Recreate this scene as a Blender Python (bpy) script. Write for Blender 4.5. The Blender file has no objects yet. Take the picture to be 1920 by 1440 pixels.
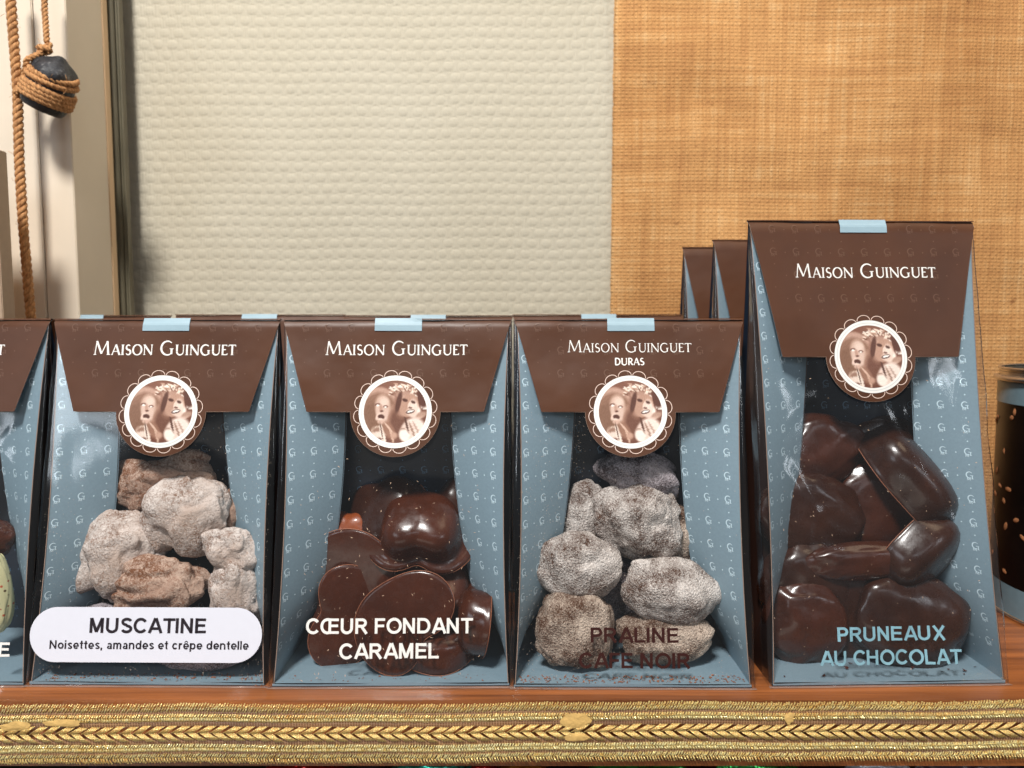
import bpy, bmesh, math, random
import numpy as np
from mathutils import Vector, Matrix, noise, Euler

# ------------------------------------------------------------------ camera, light, exposure
SC = bpy.context.scene
COL = SC.collection
CM = 0.01                      # all geometry below is written in centimetres
PITCH = math.radians(4.5)
CAMZ = 15.84
F = 1390.0                     # focal length in photo pixels (1920 wide)
cd = bpy.data.cameras.new("camera")
cd.lens = 36.0 * F / 1920.0
cd.sensor_width = 36.0
cd.clip_start = 0.01
cd.clip_end = 20.0
cd.dof.use_dof = True
cd.dof.focus_distance = 0.335
cd.dof.aperture_fstop = 11.0
cam = bpy.data.objects.new("camera", cd)
COL.objects.link(cam)
cam.location = (0, 0, CAMZ * CM)
cam.rotation_euler = (math.pi / 2 - PITCH, 0, 0)
SC.camera = cam

W = bpy.data.worlds.new("World")
SC.world = W
W.use_nodes = True
nt = W.node_tree
bgn = nt.nodes["Background"]
tc = nt.nodes.new("ShaderNodeTexCoord")
sp = nt.nodes.new("ShaderNodeSeparateXYZ")
rmp = nt.nodes.new("ShaderNodeValToRGB")
mth = nt.nodes.new("ShaderNodeMapRange")
mth.inputs["From Min"].default_value = -1
mth.inputs["From Max"].default_value = 1
nt.links.new(tc.outputs["Generated"], sp.inputs[0])
nt.links.new(sp.outputs["Z"], mth.inputs["Value"])
nt.links.new(mth.outputs[0], rmp.inputs[0])
rmp.color_ramp.elements[0].position = 0.3
rmp.color_ramp.elements[0].color = (0.55, 0.50, 0.44, 1)
rmp.color_ramp.elements[1].position = 0.75
rmp.color_ramp.elements[1].color = (0.75, 0.86, 1.0, 1)
nt.links.new(rmp.outputs[0], bgn.inputs[0])
bgn.inputs[1].default_value = 0.12


def area(name, loc, target, size, power, color, sy=None):
    l = bpy.data.lights.new(name, 'AREA')
    l.energy = power
    l.color = color
    l.shape = 'RECTANGLE'
    l.size = size * CM
    l.size_y = (sy or size) * CM
    o = bpy.data.objects.new(name, l)
    COL.objects.link(o)
    o.location = Vector(loc) * CM
    d = (Vector(target) - Vector(loc))
    o.rotation_euler = d.to_track_quat('-Z', 'Y').to_euler()
    return o


area("shop_window_daylight", (-27, -48, 128), (0, 38, 8), 22, 29.5, (1.0, 0.975, 0.935), 22)
area("ceiling_lamp_warm", (60, 0, 110), (12, 50, 16), 40, 2.2, (1.0, 0.76, 0.52), 40)
area("street_window_left", (-140, -122, 72), (-20, 33, 8), 52, 5.0, (0.84, 0.92, 1.0), 46)
area("street_skylight", (30, -150, 100), (5, 40, 12), 90, 2.2, (0.88, 0.94, 1.0), 26)
area("added_film_glint_right", (116, -120, 70), (17, 33, 10), 14, 1.7, (0.88, 0.94, 1.0), 44)  # unseen panel added so the tall pack's film reflects bright streaks
area("added_film_glint_right_b", (142, -112, 70), (17, 33, 10), 14, 1.7, (0.88, 0.94, 1.0), 44)  # second unseen panel added beside it for more film streaks
area("added_ribbon_fill", (-60, -120, -62), (-5, 30, 0), 130, 2.6, (1.0, 0.93, 0.82), 40)  # unseen low fill added to brighten the ribbon's metal threads

SC.view_settings.view_transform = 'Standard'
SC.view_settings.look = 'None'
SC.view_settings.exposure = 0.0
SC.view_settings.gamma = 1.0
try:
    SC.cycles.transparent_max_bounces = 20
    SC.cycles.max_bounces = 8
    SC.cycles.caustics_reflective = False
    SC.cycles.caustics_refractive = False
except Exception:
    pass


def at(px, py, Y):
    """world point in cm seen at photo pixel (px, py) at depth Y"""
    x = (px - 960) / F
    v = (py - 720) / F
    dy = math.cos(PITCH) - v * math.sin(PITCH)
    dz = -math.sin(PITCH) - v * math.cos(PITCH)
    k = Y / dy
    return Vector((x * k, Y, CAMZ + dz * k))


# ------------------------------------------------------------------ materials
def srgb(r, g, b):
    f = lambda c: ((c / 255.0 + 0.055) / 1.055) ** 2.4 if c > 10 else c / 255.0 / 12.92
    return (f(r), f(g), f(b), 1.0)


class Mat:
    def __init__(s, name):
        s.m = bpy.data.materials.new(name)
        s.m.use_nodes = True
        s.nt = s.m.node_tree
        s.n = s.nt.nodes
        s.l = s.nt.links
        s.p = s.n["Principled BSDF"]
        s.out = s.n["Material Output"]
        s.c = s.n.new("ShaderNodeTexCoord").outputs["Object"]

    def node(s, t, **kw):
        n = s.n.new(t)
        for k, v in kw.items():
            if k.startswith('_'):
                setattr(n, k[1:], v)
            else:
                inp = n.inputs[k.replace('__', ' ')]
                if hasattr(v, 'is_output') or isinstance(v, bpy.types.NodeSocket):
                    s.l.new(v, inp)
                else:
                    inp.default_value = v
        return n

    def mapping(s, scale):
        return s.node("ShaderNodeMapping", Vector=s.c, Scale=scale).outputs[0]

    def noise(s, scale, detail=4, rough=0.55, vec=None, dist=0.0):
        n = s.node("ShaderNodeTexNoise", Vector=vec or s.c, Scale=scale, Detail=detail, Roughness=rough, Distortion=dist)
        return n.outputs["Fac"]

    def ramp(s, fac, stops):
        r = s.n.new("ShaderNodeValToRGB")
        s.l.new(fac, r.inputs[0])
        e = r.color_ramp.elements
        while len(e) < len(stops):
            e.new(0.5)
        for i, (p, c) in enumerate(stops):
            e[i].position = p
            e[i].color = c if len(c) == 4 else (*c, 1)
        return r.outputs[0]

    def math(s, op, a, b=None):
        n = s.n.new("ShaderNodeMath")
        n.operation = op
        for i, v in enumerate((a, b)):
            if v is None:
                continue
            if isinstance(v, (int, float)):
                n.inputs[i].default_value = v
            else:
                s.l.new(v, n.inputs[i])
        return n.outputs[0]

    def mix(s, fac, a, b, blend='MIX'):
        n = s.n.new("ShaderNodeMix")
        n.data_type = 'RGBA'
        n.blend_type = blend
        for i, v in ((0, fac), (6, a), (7, b)):
            if isinstance(v, (int, float, tuple)):
                n.inputs[i].default_value = v
            else:
                s.l.new(v, n.inputs[i])
        return n.outputs[2]

    def bump(s, h, dist, strength=1.0, prev=None):
        n = s.n.new("ShaderNodeBump")
        n.inputs["Strength"].default_value = strength
        n.inputs["Distance"].default_value = dist
        s.l.new(h, n.inputs["Height"])
        if prev is not None:
            s.l.new(prev, n.inputs["Normal"])
        s.l.new(n.outputs[0], s.p.inputs["Normal"])
        return n.outputs[0]

    def set(s, **kw):
        for k, v in kw.items():
            i = s.p.inputs[k.replace('__', ' ')]
            if isinstance(v, (int, float, tuple)):
                i.default_value = v
            else:
                s.l.new(v, i)
        return s


def plain(name, col, rough=0.5, metal=0.0, grain=0.06, gscale=300, bump=0.0, coat=0.0):
    m = Mat(name)
    n = m.noise(gscale, 3)
    v = m.ramp(n, [(0.3, tuple(c * (1 - grain) for c in col[:3])), (0.7, tuple(min(1, c * (1 + grain)) for c in col[:3]))])
    m.set(Base__Color=v, Roughness=rough, Metallic=metal)
    if coat:
        m.set(Coat__Weight=coat, Coat__Roughness=0.08)
    if bump:
        m.bump(m.noise(gscale, 4), bump)
    return m.m


M = {}
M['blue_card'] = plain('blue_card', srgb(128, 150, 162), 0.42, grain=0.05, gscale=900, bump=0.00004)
M['shaded_blue_card'] = plain('shaded_blue_card', srgb(24, 34, 48), 0.4, grain=0.1, gscale=200)  # inner blue card with the shade at the back put into its colour
M['shaded_blue_print'] = plain('shaded_blue_print', srgb(92, 118, 140), 0.5, grain=0.02)  # monograms dimmed to suit the shade painted into the back panel
M['blue_tab'] = plain('blue_tab', srgb(150, 176, 188), 0.5, grain=0.02)


def brown_card():
    m = Mat('brown_card')
    n1 = m.noise(25, 3)
    n2 = m.noise(1500, 2)
    c = m.ramp(n1, [(0.3, srgb(72, 40, 21)[:3]), (0.7, srgb(86, 50, 28)[:3])])
    m.set(Base__Color=c, Roughness=0.46, Specular__IOR__Level=0.35)
    b = m.bump(n1, 0.004, 0.35)
    m.bump(n2, 0.00004, 0.5, b)
    m.set(Coat__Weight=0.08, Coat__Roughness=0.3)
    return m.m


M['brown_card'] = brown_card()
M['dark_card'] = plain('dark_brown_card', srgb(44, 27, 22), 0.3, grain=0.1, gscale=60)
M['card_edge'] = plain('card_edge', srgb(150, 124, 108), 0.8)
M['white_print'] = plain('white_print', srgb(240, 236, 230), 0.5, grain=0.02)
M['cream_print'] = plain('cream_print', srgb(232, 205, 190), 0.5, grain=0.02)
M['pale_blue_print'] = plain('pale_blue_print', srgb(205, 226, 236), 0.5, grain=0.02)
M['faint_print'] = plain('faint_brown_print', srgb(98, 66, 48), 0.45, grain=0.02)
M['blue_text'] = plain('blue_text_print', srgb(134, 178, 192), 0.5, grain=0.02)
M['brown_text'] = plain('brown_text_print', srgb(52, 15, 9), 0.45, grain=0.02)
M['black_text'] = plain('black_text_print', srgb(34, 24, 32), 0.5, grain=0.02)
M['label_white'] = plain('label_white_paper', srgb(222, 222, 232), 0.45, grain=0.01)
M['silver_print'] = plain('silver_print', srgb(205, 208, 208), 0.35, grain=0.02)


def film_mat(name, bumpd, strength, haze=0.03, nscale=28, rgh=0.05):
    m = Mat(name)
    m.n.remove(m.p)
    v = m.mapping((1, 1, 0.55))
    n = m.noise(nscale, 1, 0.35, v, 0.8)
    n2 = m.noise(45, 1, 0.4)
    h = m.math('ADD', n, m.math('MULTIPLY', n2, 0.04))
    b = m.n.new("ShaderNodeBump")
    b.inputs["Strength"].default_value = strength
    b.inputs["Distance"].default_value = bumpd
    m.l.new(h, b.inputs["Height"])
    geo = m.n.new("ShaderNodeNewGeometry")
    ior = m.math('SUBTRACT', 1.5, m.math('MULTIPLY', geo.outputs["Backfacing"], 1.5 - 1 / 1.5))
    fr = m.node("ShaderNodeFresnel", IOR=ior)
    m.l.new(b.outputs[0], fr.inputs["Normal"])
    gl = m.node("ShaderNodeBsdfGlossy", Roughness=rgh)
    gl.inputs["Color"].default_value = (1, 1, 1, 1)
    m.l.new(b.outputs[0], gl.inputs["Normal"])
    tr = m.n.new("ShaderNodeBsdfTransparent")
    tr.inputs["Color"].default_value = (0.97, 0.975, 0.98, 1)
    df = m.node("ShaderNodeBsdfDiffuse")
    df.inputs["Color"].default_value = (0.8, 0.85, 0.9, 1)
    mx0 = m.n.new("ShaderNodeMixShader")
    mx0.inputs[0].default_value = haze
    m.l.new(tr.outputs[0], mx0.inputs[1])
    m.l.new(df.outputs[0], mx0.inputs[2])
    mx = m.n.new("ShaderNodeMixShader")
    m.l.new(m.math('MULTIPLY', fr.outputs[0], 1.15), mx.inputs[0])
    m.l.new(mx0.outputs[0], mx.inputs[1])
    m.l.new(gl.outputs[0], mx.inputs[2])
    m.l.new(mx.outputs[0], m.out.inputs[0])
    return m.m


M['film'] = film_mat('clear_film', 0.016, 0.5, 0.008, 9, 0.10)
M['film_crumpled'] = film_mat('crumpled_film', 0.04, 0.6, 0.010, 7, 0.13)
M['film_edge'] = film_mat('film_edge', 0.006, 0.8, 0.10)


def powder(name, brown, pale, thr, fine, worm, warm=None):
    m = Mat(name)
    n1 = m.noise(70, 4, 0.55)
    n2 = m.noise(fine, 3, 0.65, dist=1.5)
    n3 = m.noise(fine * 2.3, 2, 0.6)
    vv = m.node("ShaderNodeTexVoronoi", Vector=m.c, Scale=fine * .8, _feature='DISTANCE_TO_EDGE').outputs["Distance"]
    mixn = m.math('ADD', m.math('MULTIPLY', n1, 0.50), m.math('ADD', m.math('MULTIPLY', n2, 0.42), m.math('MULTIPLY', n3, 0.18)))
    f = m.ramp(mixn, [(thr - 0.085, (0, 0, 0)), (thr + 0.085, (1, 1, 1))])
    c = m.mix(f, brown, pale)
    if warm:
        f2 = m.ramp(m.noise(38, 3), [(0.48, (0, 0, 0)), (0.66, (1, 1, 1))])
        c = m.mix(m.math('MULTIPLY', f2, 0.55), c, warm)
    m.set(Base__Color=c, Roughness=0.95, Specular__IOR__Level=0.15)
    h = m.math('ADD', m.math('MULTIPLY', n2, 0.7), m.math('MULTIPLY', vv, worm))
    h = m.math('ADD', h, m.math('MULTIPLY', n1, 1.1))
    m.bump(h, 0.0011, 0.75)
    return m.m


M['powder_beige'] = powder('beige_cocoa_powder', srgb(132, 102, 84), srgb(224, 212, 204), 0.51, 620, 0.6, srgb(150, 112, 84))
M['powder_rust'] = powder('rust_cocoa_powder', srgb(124, 82, 58), srgb(208, 182, 164), 0.55, 560, 0.6, srgb(122, 78, 54))
M['powder_grey'] = powder('grey_cocoa_powder', srgb(88, 62, 48), srgb(230, 220, 212), 0.545, 900, 1.2)
M['powder_brown'] = powder('brown_cocoa_powder', srgb(88, 60, 44), srgb(214, 194, 176), 0.56, 900, 1.2)
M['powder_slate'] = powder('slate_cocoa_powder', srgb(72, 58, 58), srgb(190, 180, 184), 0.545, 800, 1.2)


def choc(name, c1, c2, rough, spec=0.4):
    m = Mat(name)
    n = m.noise(45, 4)
    sc = m.noise(260, 4, 0.6)
    c = m.ramp(n, [(0.3, c1[:3]), (0.7, c2[:3])])
    bl = m.ramp(m.noise(120, 5, 0.7), [(0.58, (0, 0, 0)), (0.75, (1, 1, 1))])
    c = m.mix(m.math('MULTIPLY', bl, 0.35), c, tuple(min(1, q * 1.7 + .01) for q in c2[:3]) + (1,))
    m.set(Base__Color=c, Roughness=m.ramp(sc, [(0.3, (rough - .05,) * 3), (0.7, (rough + .14,) * 3)]), Specular__IOR__Level=spec, Coat__Weight=0.2, Coat__Roughness=0.1)
    m.bump(m.math('ADD', m.noise(90, 3), m.math('MULTIPLY', sc, .25)), 0.0006, 0.4)
    return m.m


M['choc'] = choc('milk_chocolate', srgb(58, 26, 13), srgb(78, 36, 18), 0.22)
M['choc_orange'] = choc('caramel_chocolate', srgb(124, 58, 26), srgb(146, 72, 32), 0.28)
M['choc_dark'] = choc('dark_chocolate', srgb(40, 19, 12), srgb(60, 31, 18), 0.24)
M['choc_red'] = choc('red_brown_chocolate', srgb(50, 23, 13), srgb(74, 35, 19), 0.24)
M['crumb'] = plain('chocolate_crumb', srgb(150, 92, 60), 0.7)
M['rim'] = plain('scraped_chocolate', srgb(156, 96, 68), 0.6)
M['crumb_pale'] = plain('pale_shaving', srgb(226, 190, 160), 0.6)
M['crumb_dark'] = plain('dark_chip', srgb(70, 26, 14), 0.5)
M['dust'] = plain('cocoa_dust', srgb(190, 172, 156), 0.9)


def nougat():
    m = Mat('nougat')
    v = m.node("ShaderNodeTexVoronoi", Vector=m.c, Scale=330.0)
    f = m.ramp(v.outputs["Distance"], [(0.16, (1, 1, 1)), (0.24, (0, 0, 0))])
    c = m.mix(f, srgb(196, 190, 146), m.ramp(m.node("ShaderNodeSeparateColor", Color=v.outputs["Color"]).outputs[0],
              [(0.4, srgb(86, 66, 40)[:3]), (0.6, srgb(180, 84, 50)[:3])]))
    m.set(Base__Color=c, Roughness=0.35)
    return m.m


M['nougat'] = nougat()


def wallpaper():
    m = Mat('wallpaper')
    n = m.noise(5, 2)
    c = m.ramp(n, [(0.3, srgb(186, 177, 156)[:3]), (0.7, srgb(194, 186, 167)[:3])])
    m.set(Base__Color=c, Roughness=0.7)
    m.bump(m.noise(700, 3), 0.0003, 0.5)
    return m.m


M['wallpaper'] = wallpaper()


def burlap():
    m = Mat('burlap')
    sx = m.node("ShaderNodeSeparateXYZ", Vector=m.c)
    wob = m.math('MULTIPLY', m.math('SUBTRACT', m.noise(30, 4, vec=m.mapping((2.2, 1, .5))), 0.5), 0.0045)
    x = m.math('ADD', sx.outputs["X"], wob)
    z = m.math('ADD', sx.outputs["Z"], m.math('MULTIPLY', m.math('SUBTRACT', m.noise(22, 3, vec=m.mapping((.5, 1, 2.6))), 0.5), 0.0042))
    k = math.pi / 0.0026
    kz = math.pi / 0.0023
    sxx = m.math('SINE', m.math('MULTIPLY', x, k))
    szz = m.math('SINE', m.math('MULTIPLY', z, kz))
    wv = m.ramp(m.noise(70, 3, 0.6, m.mapping((1, 1, 2.2))), [(0.3, (0.25, 0.25, 0.25)), (0.7, (1, 1, 1))])
    prod = m.math('MULTIPLY', m.math('MULTIPLY', sxx, szz), wv)                     # plain weave over-under
    gap = m.math('MULTIPLY', m.math('ABSOLUTE', sxx), m.math('ABSOLUTE', szz))
    hx = m.noise(1.0, 3, 0.6, m.mapping((20, 20, 260)))
    hz = m.noise(1.0, 3, 0.6, m.mapping((260, 20, 14)))
    slub = m.math('ADD', m.math('MULTIPLY', hx, 0.5), m.math('MULTIPLY', hz, 0.5))
    base = m.ramp(slub, [(0.34, srgb(194, 142, 90)[:3]), (0.52, srgb(216, 165, 108)[:3]), (0.68, srgb(232, 190, 138)[:3])])
    big = m.ramp(m.noise(9, 3), [(0.3, srgb(210, 196, 176)[:3]), (0.7, srgb(255, 252, 245)[:3])])
    base = m.mix(1.0, base, big, 'MULTIPLY')
    dk = m.ramp(gap, [(0.05, (1, 1, 1)), (0.30, (0, 0, 0))])
    base = m.mix(m.math('MULTIPLY', m.math('MULTIPLY', dk, wv), 0.34), base, srgb(164, 106, 56))
    fl = m.ramp(m.noise(60, 4, 0.7, m.mapping((1, 1, 1.4))), [(0.66, (0, 0, 0)), (0.74, (1, 1, 1))])
    base = m.mix(m.math('MULTIPLY', fl, 0.7), base, srgb(120, 72, 34))
    m.set(Base__Color=base, Roughness=0.9)
    h = m.math('ADD', m.math('MULTIPLY', prod, 0.3), m.math('MULTIPLY', gap, 0.7))
    h = m.math('ADD', h, m.math('MULTIPLY', slub, 1.5))
    m.bump(h, 0.0007, 0.8)
    return m.m


M['burlap'] = burlap()


def wood(name, c1, c2, rough=0.4, gx=3):
    m = Mat(name)
    n = m.noise(1.0, 6, 0.6, m.mapping((gx, 90, 90)), 0.4)
    n2 = m.noise(1.0, 3, 0.6, m.mapping((gx * 6, 500, 500)))
    c = m.ramp(m.math('ADD', m.math('MULTIPLY', n, 0.75), m.math('MULTIPLY', n2, 0.25)), [(0.38, c1[:3]), (0.62, c2[:3])])
    m.set(Base__Color=c, Roughness=rough, Coat__Weight=0.3, Coat__Roughness=0.2)
    m.bump(n2, 0.0002, 0.5)
    return m.m


M['wood'] = wood('shelf_wood', srgb(112, 64, 36), srgb(180, 108, 58), 0.3)
M['wood_dark'] = wood('dark_wood', srgb(36, 24, 18), srgb(58, 38, 26))
M['paint_white'] = plain('white_paint', srgb(222, 208, 188), 0.45, grain=0.03, gscale=25, bump=0.0003)
M['paint_side'] = plain('cream_paint', srgb(222, 190, 152), 0.5, grain=0.04, gscale=25, bump=0.0003)
M['groove'] = plain('groove_shadow_gap', srgb(110, 100, 92), 0.8)
M['trim'] = plain('grey_green_trim', srgb(104, 98, 80), 0.45, grain=0.12, gscale=40)
M['tan_board'] = plain('tan_board', srgb(176, 152, 128), 0.6, grain=0.03)


def ropem():
    m = Mat('sisal')
    n = m.noise(1.0, 4, 0.7, m.mapping((700, 700, 180)))
    m.set(Base__Color=m.ramp(n, [(0.3, srgb(136, 88, 50)[:3]), (0.65, srgb(212, 158, 104)[:3])]), Roughness=0.85)
    m.bump(n, 0.0006, 0.8)
    return m.m


M['rope'] = ropem()


def stonem():
    m = Mat('dark_weight')
    n = m.noise(110, 6, 0.7)
    m.set(Base__Color=m.ramp(n, [(0.40, srgb(24, 24, 28)[:3]), (0.6, srgb(52, 53, 58)[:3]), (0.68, srgb(120, 120, 120)[:3])]), Roughness=0.5)
    m.bump(n, 0.003, 0.6)
    return m.m


M['stone'] = stonem()


def goldm(name, scale, dark, light, rough=0.32, metal=0.42):
    m = Mat(name)
    n = m.noise(scale, 2, 0.6)
    big = m.noise(18, 3)
    f = m.math('ADD', m.math('MULTIPLY', n, 0.7), m.math('MULTIPLY', big, 0.3))
    m.set(Base__Color=m.ramp(f, [(0.35, dark[:3]), (0.62, light[:3])]), Roughness=rough, Metallic=metal)
    m.bump(n, 0.0008, 0.7)
    return m.m


M['gold'] = goldm('gold_thread', 1500, srgb(226, 158, 74), srgb(255, 238, 164))
M['gold_pale'] = goldm('pale_gold_thread', 900, srgb(240, 196, 104), srgb(255, 244, 184), 0.22)


def sheer():
    m = Mat('sheer_ribbon')
    sx = m.node("ShaderNodeSeparateXYZ", Vector=m.c)
    s1 = m.math('SINE', m.math('MULTIPLY', sx.outputs["X"], 2 * math.pi / 0.00115))
    s2 = m.math('SINE', m.math('MULTIPLY', sx.outputs["Z"], 2 * math.pi / 0.0007))
    a = m.math('MAXIMUM', s1, s2)
    al = m.ramp(m.math('ADD', m.math('MULTIPLY', a, 0.5), 0.5), [(0.5, (0.25, 0.25, 0.25)), (0.9, (0.95, 0.95, 0.95))])
    n = m.noise(14, 3)
    m.set(Base__Color=m.ramp(n, [(0.35, srgb(170, 136, 116)[:3]), (0.65, srgb(214, 166, 122)[:3])]), Roughness=0.35,
          Metallic=0.25, Alpha=al)
    return m.m


M['sheer'] = sheer()
M['glue'] = plain('dried_glue', srgb(226, 184, 112), 0.5, grain=0.15, gscale=200, bump=0.001)
M['silver'] = plain('silver_rim', srgb(205, 198, 188), 0.25, metal=0.9, grain=0.05)
M['tin_blue'] = plain('tin_blue_band', srgb(118, 144, 156), 0.35)
M['tin_dark'] = plain('tin_dark_body', srgb(17, 10, 8), 0.35, grain=0.3, gscale=60)
M['tin_green'] = plain('tin_dark_green_lid', srgb(20, 38, 32), 0.3)
M['nut'] = plain('nut_brown', srgb(164, 108, 70), 0.6, grain=0.2, gscale=200)
M['beige'] = plain('beige_print', srgb(198, 180, 156), 0.5)
M['foil_green'] = goldm('green_foil', 200, srgb(10, 80, 40), srgb(60, 190, 90), 0.2, 0.7)
M['foil_red'] = goldm('red_foil', 200, srgb(120, 10, 10), srgb(220, 40, 30), 0.22, 0.6)
M['foil_teal'] = goldm('teal_foil', 200, srgb(0, 90, 80), srgb(60, 200, 170), 0.2, 0.7)
M['foil_orange'] = goldm('orange_foil', 200, srgb(150, 70, 20), srgb(225, 140, 60), 0.25, 0.6)
M['foil_white'] = goldm('white_wrap', 60, srgb(150, 160, 170), srgb(225, 232, 238), 0.25, 0.3)
M['plum'] = plain('plum_dark', srgb(58, 46, 60), 0.3)


# ------------------------------------------------------------------ mesh helpers
def mesh(name, verts, faces, mats, smooth=False, fmat=None):
    me = bpy.data.meshes.new(name)
    v = np.asarray([tuple(p) for p in verts], dtype=float) * CM if not isinstance(verts, np.ndarray) else verts * CM
    me.from_pydata(v.tolist(), [], [tuple(f) for f in faces] if not isinstance(faces, np.ndarray) else faces.tolist())
    for mm in (mats if isinstance(mats, (list, tuple)) else [mats]):
        me.materials.append(mm)
    if fmat is not None:
        me.polygons.foreach_set("material_index", fmat)
    if smooth:
        me.polygons.foreach_set("use_smooth", [True] * len(me.polygons))
    me.update()
    return me


def obj(name, me, parent=None, loc=None, rot=None, kind=None):
    o = bpy.data.objects.new(name, me)
    COL.objects.link(o)
    if parent is not None:
        o.parent = parent
    if loc is not None:
        o.location = Vector(loc) * CM
    if rot is not None:
        o.rotation_euler = rot
    if kind:
        o['kind'] = kind
    return o


def tag(o, label, cat, group=None):
    o['label'] = label
    o['category'] = cat
    if group:
        o['group'] = group
    return o


def thing(name, label, cat, loc=(0, 0, 0), rotz=0, group=None):
    o = bpy.data.objects.new(name, None)
    o.empty_display_size = 0.01
    COL.objects.link(o)
    o.location = Vector(loc) * CM
    o.rotation_euler = (0, 0, rotz)
    return tag(o, label, cat, group)


def grid(nu, nv, fn):
    vs, fs = [], []
    for j in range(nv + 1):
        for i in range(nu + 1):
            vs.append(fn(i / nu, j / nv))
    for j in range(nv):
        for i in range(nu):
            a = j * (nu + 1) + i
            fs.append((a, a + 1, a + nu + 2, a + nu + 1))
    return vs, fs


def box(x0, x1, y0, y1, z0, z1, bev=0.0):
    b = bmesh.new()
    vs = [b.verts.new(p) for p in ((x0, y0, z0), (x1, y0, z0), (x1, y1, z0), (x0, y1, z0),
                                   (x0, y0, z1), (x1, y0, z1), (x1, y1, z1), (x0, y1, z1))]
    for f in ((0, 3, 2, 1), (4, 5, 6, 7), (0, 1, 5, 4), (1, 2, 6, 5), (2, 3, 7, 6), (3, 0, 4, 7)):
        b.faces.new([vs[i] for i in f])
    if bev:
        bmesh.ops.bevel(b, geom=b.edges[:], offset=bev, segments=2, affect='EDGES')
    b.verts.index_update()
    v = [tuple(q.co) for q in b.verts]
    f = [[q.index for q in fc.verts] for fc in b.faces]
    b.free()
    return v, f


def join(parts):
    vs, fs = [], []
    for v, f in parts:
        o = len(vs)
        vs += [tuple(p) for p in v]
        fs += [tuple(i + o for i in q) for q in f]
    return vs, fs


def tube(path, rad, seg=8, closed=False, caps=True):
    path = [Vector(p) for p in path]
    n = len(path)
    vs, fs = [], []
    t0 = (path[1] - path[0]).normalized()
    up = Vector((0, 0, 1)) if abs(t0.z) < 0.9 else Vector((1, 0, 0))
    nrm = t0.cross(up).normalized()
    for i, p in enumerate(path):
        a = path[max(0, i - 1)]
        c = path[min(n - 1, i + 1)]
        t = (c - a).normalized()
        nrm = (nrm - t * nrm.dot(t)).normalized()
        bi = t.cross(nrm)
        r = rad(i / (n - 1)) if callable(rad) else rad
        for k in range(seg):
            an = 2 * math.pi * k / seg
            vs.append(p + (nrm * math.cos(an) + bi * math.sin(an)) * r)
    for i in range(n - 1):
        for k in range(seg):
            a = i * seg + k
            b = i * seg + (k + 1) % seg
            fs.append((a, b, b + seg, a + seg))
    if caps:
        fs.append(tuple(range(seg))[::-1])
        fs.append(tuple(range((n - 1) * seg, n * seg)))
    return vs, fs


# ------------------------------------------------------------------ 2-D lettering (flat print)
def ribbon2(pts, w):
    """flat stroke with widths along a polyline; w number or list"""
    n = len(pts)
    ws = w if isinstance(w, (list, tuple)) else [w] * n
    vs, fs = [], []
    for i in range(n):
        a = pts[max(0, i - 1)]
        c = pts[min(n - 1, i + 1)]
        dx, dy = c[0] - a[0], c[1] - a[1]
        L = math.hypot(dx, dy) or 1
        nx, ny = -dy / L, dx / L
        vs += [(pts[i][0] + nx * ws[i] / 2, pts[i][1] + ny * ws[i] / 2), (pts[i][0] - nx * ws[i] / 2, pts[i][1] - ny * ws[i] / 2)]
    for i in range(n - 1):
        fs.append((2 * i, 2 * i + 1, 2 * i + 3, 2 * i + 2))
    return vs, fs


def join2(ps):
    vs, fs = [], []
    for v, f in ps:
        o = len(vs)
        vs += v
        fs += [tuple(i + o for i in q) for q in f]
    return vs, fs


def arc(cx, cy, rx, ry, a0, a1, n=16):
    return [(cx + rx * math.cos(math.radians(a0 + (a1 - a0) * i / n)), cy + ry * math.sin(math.radians(a0 + (a1 - a0) * i / n))) for i in range(n + 1)]


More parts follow.
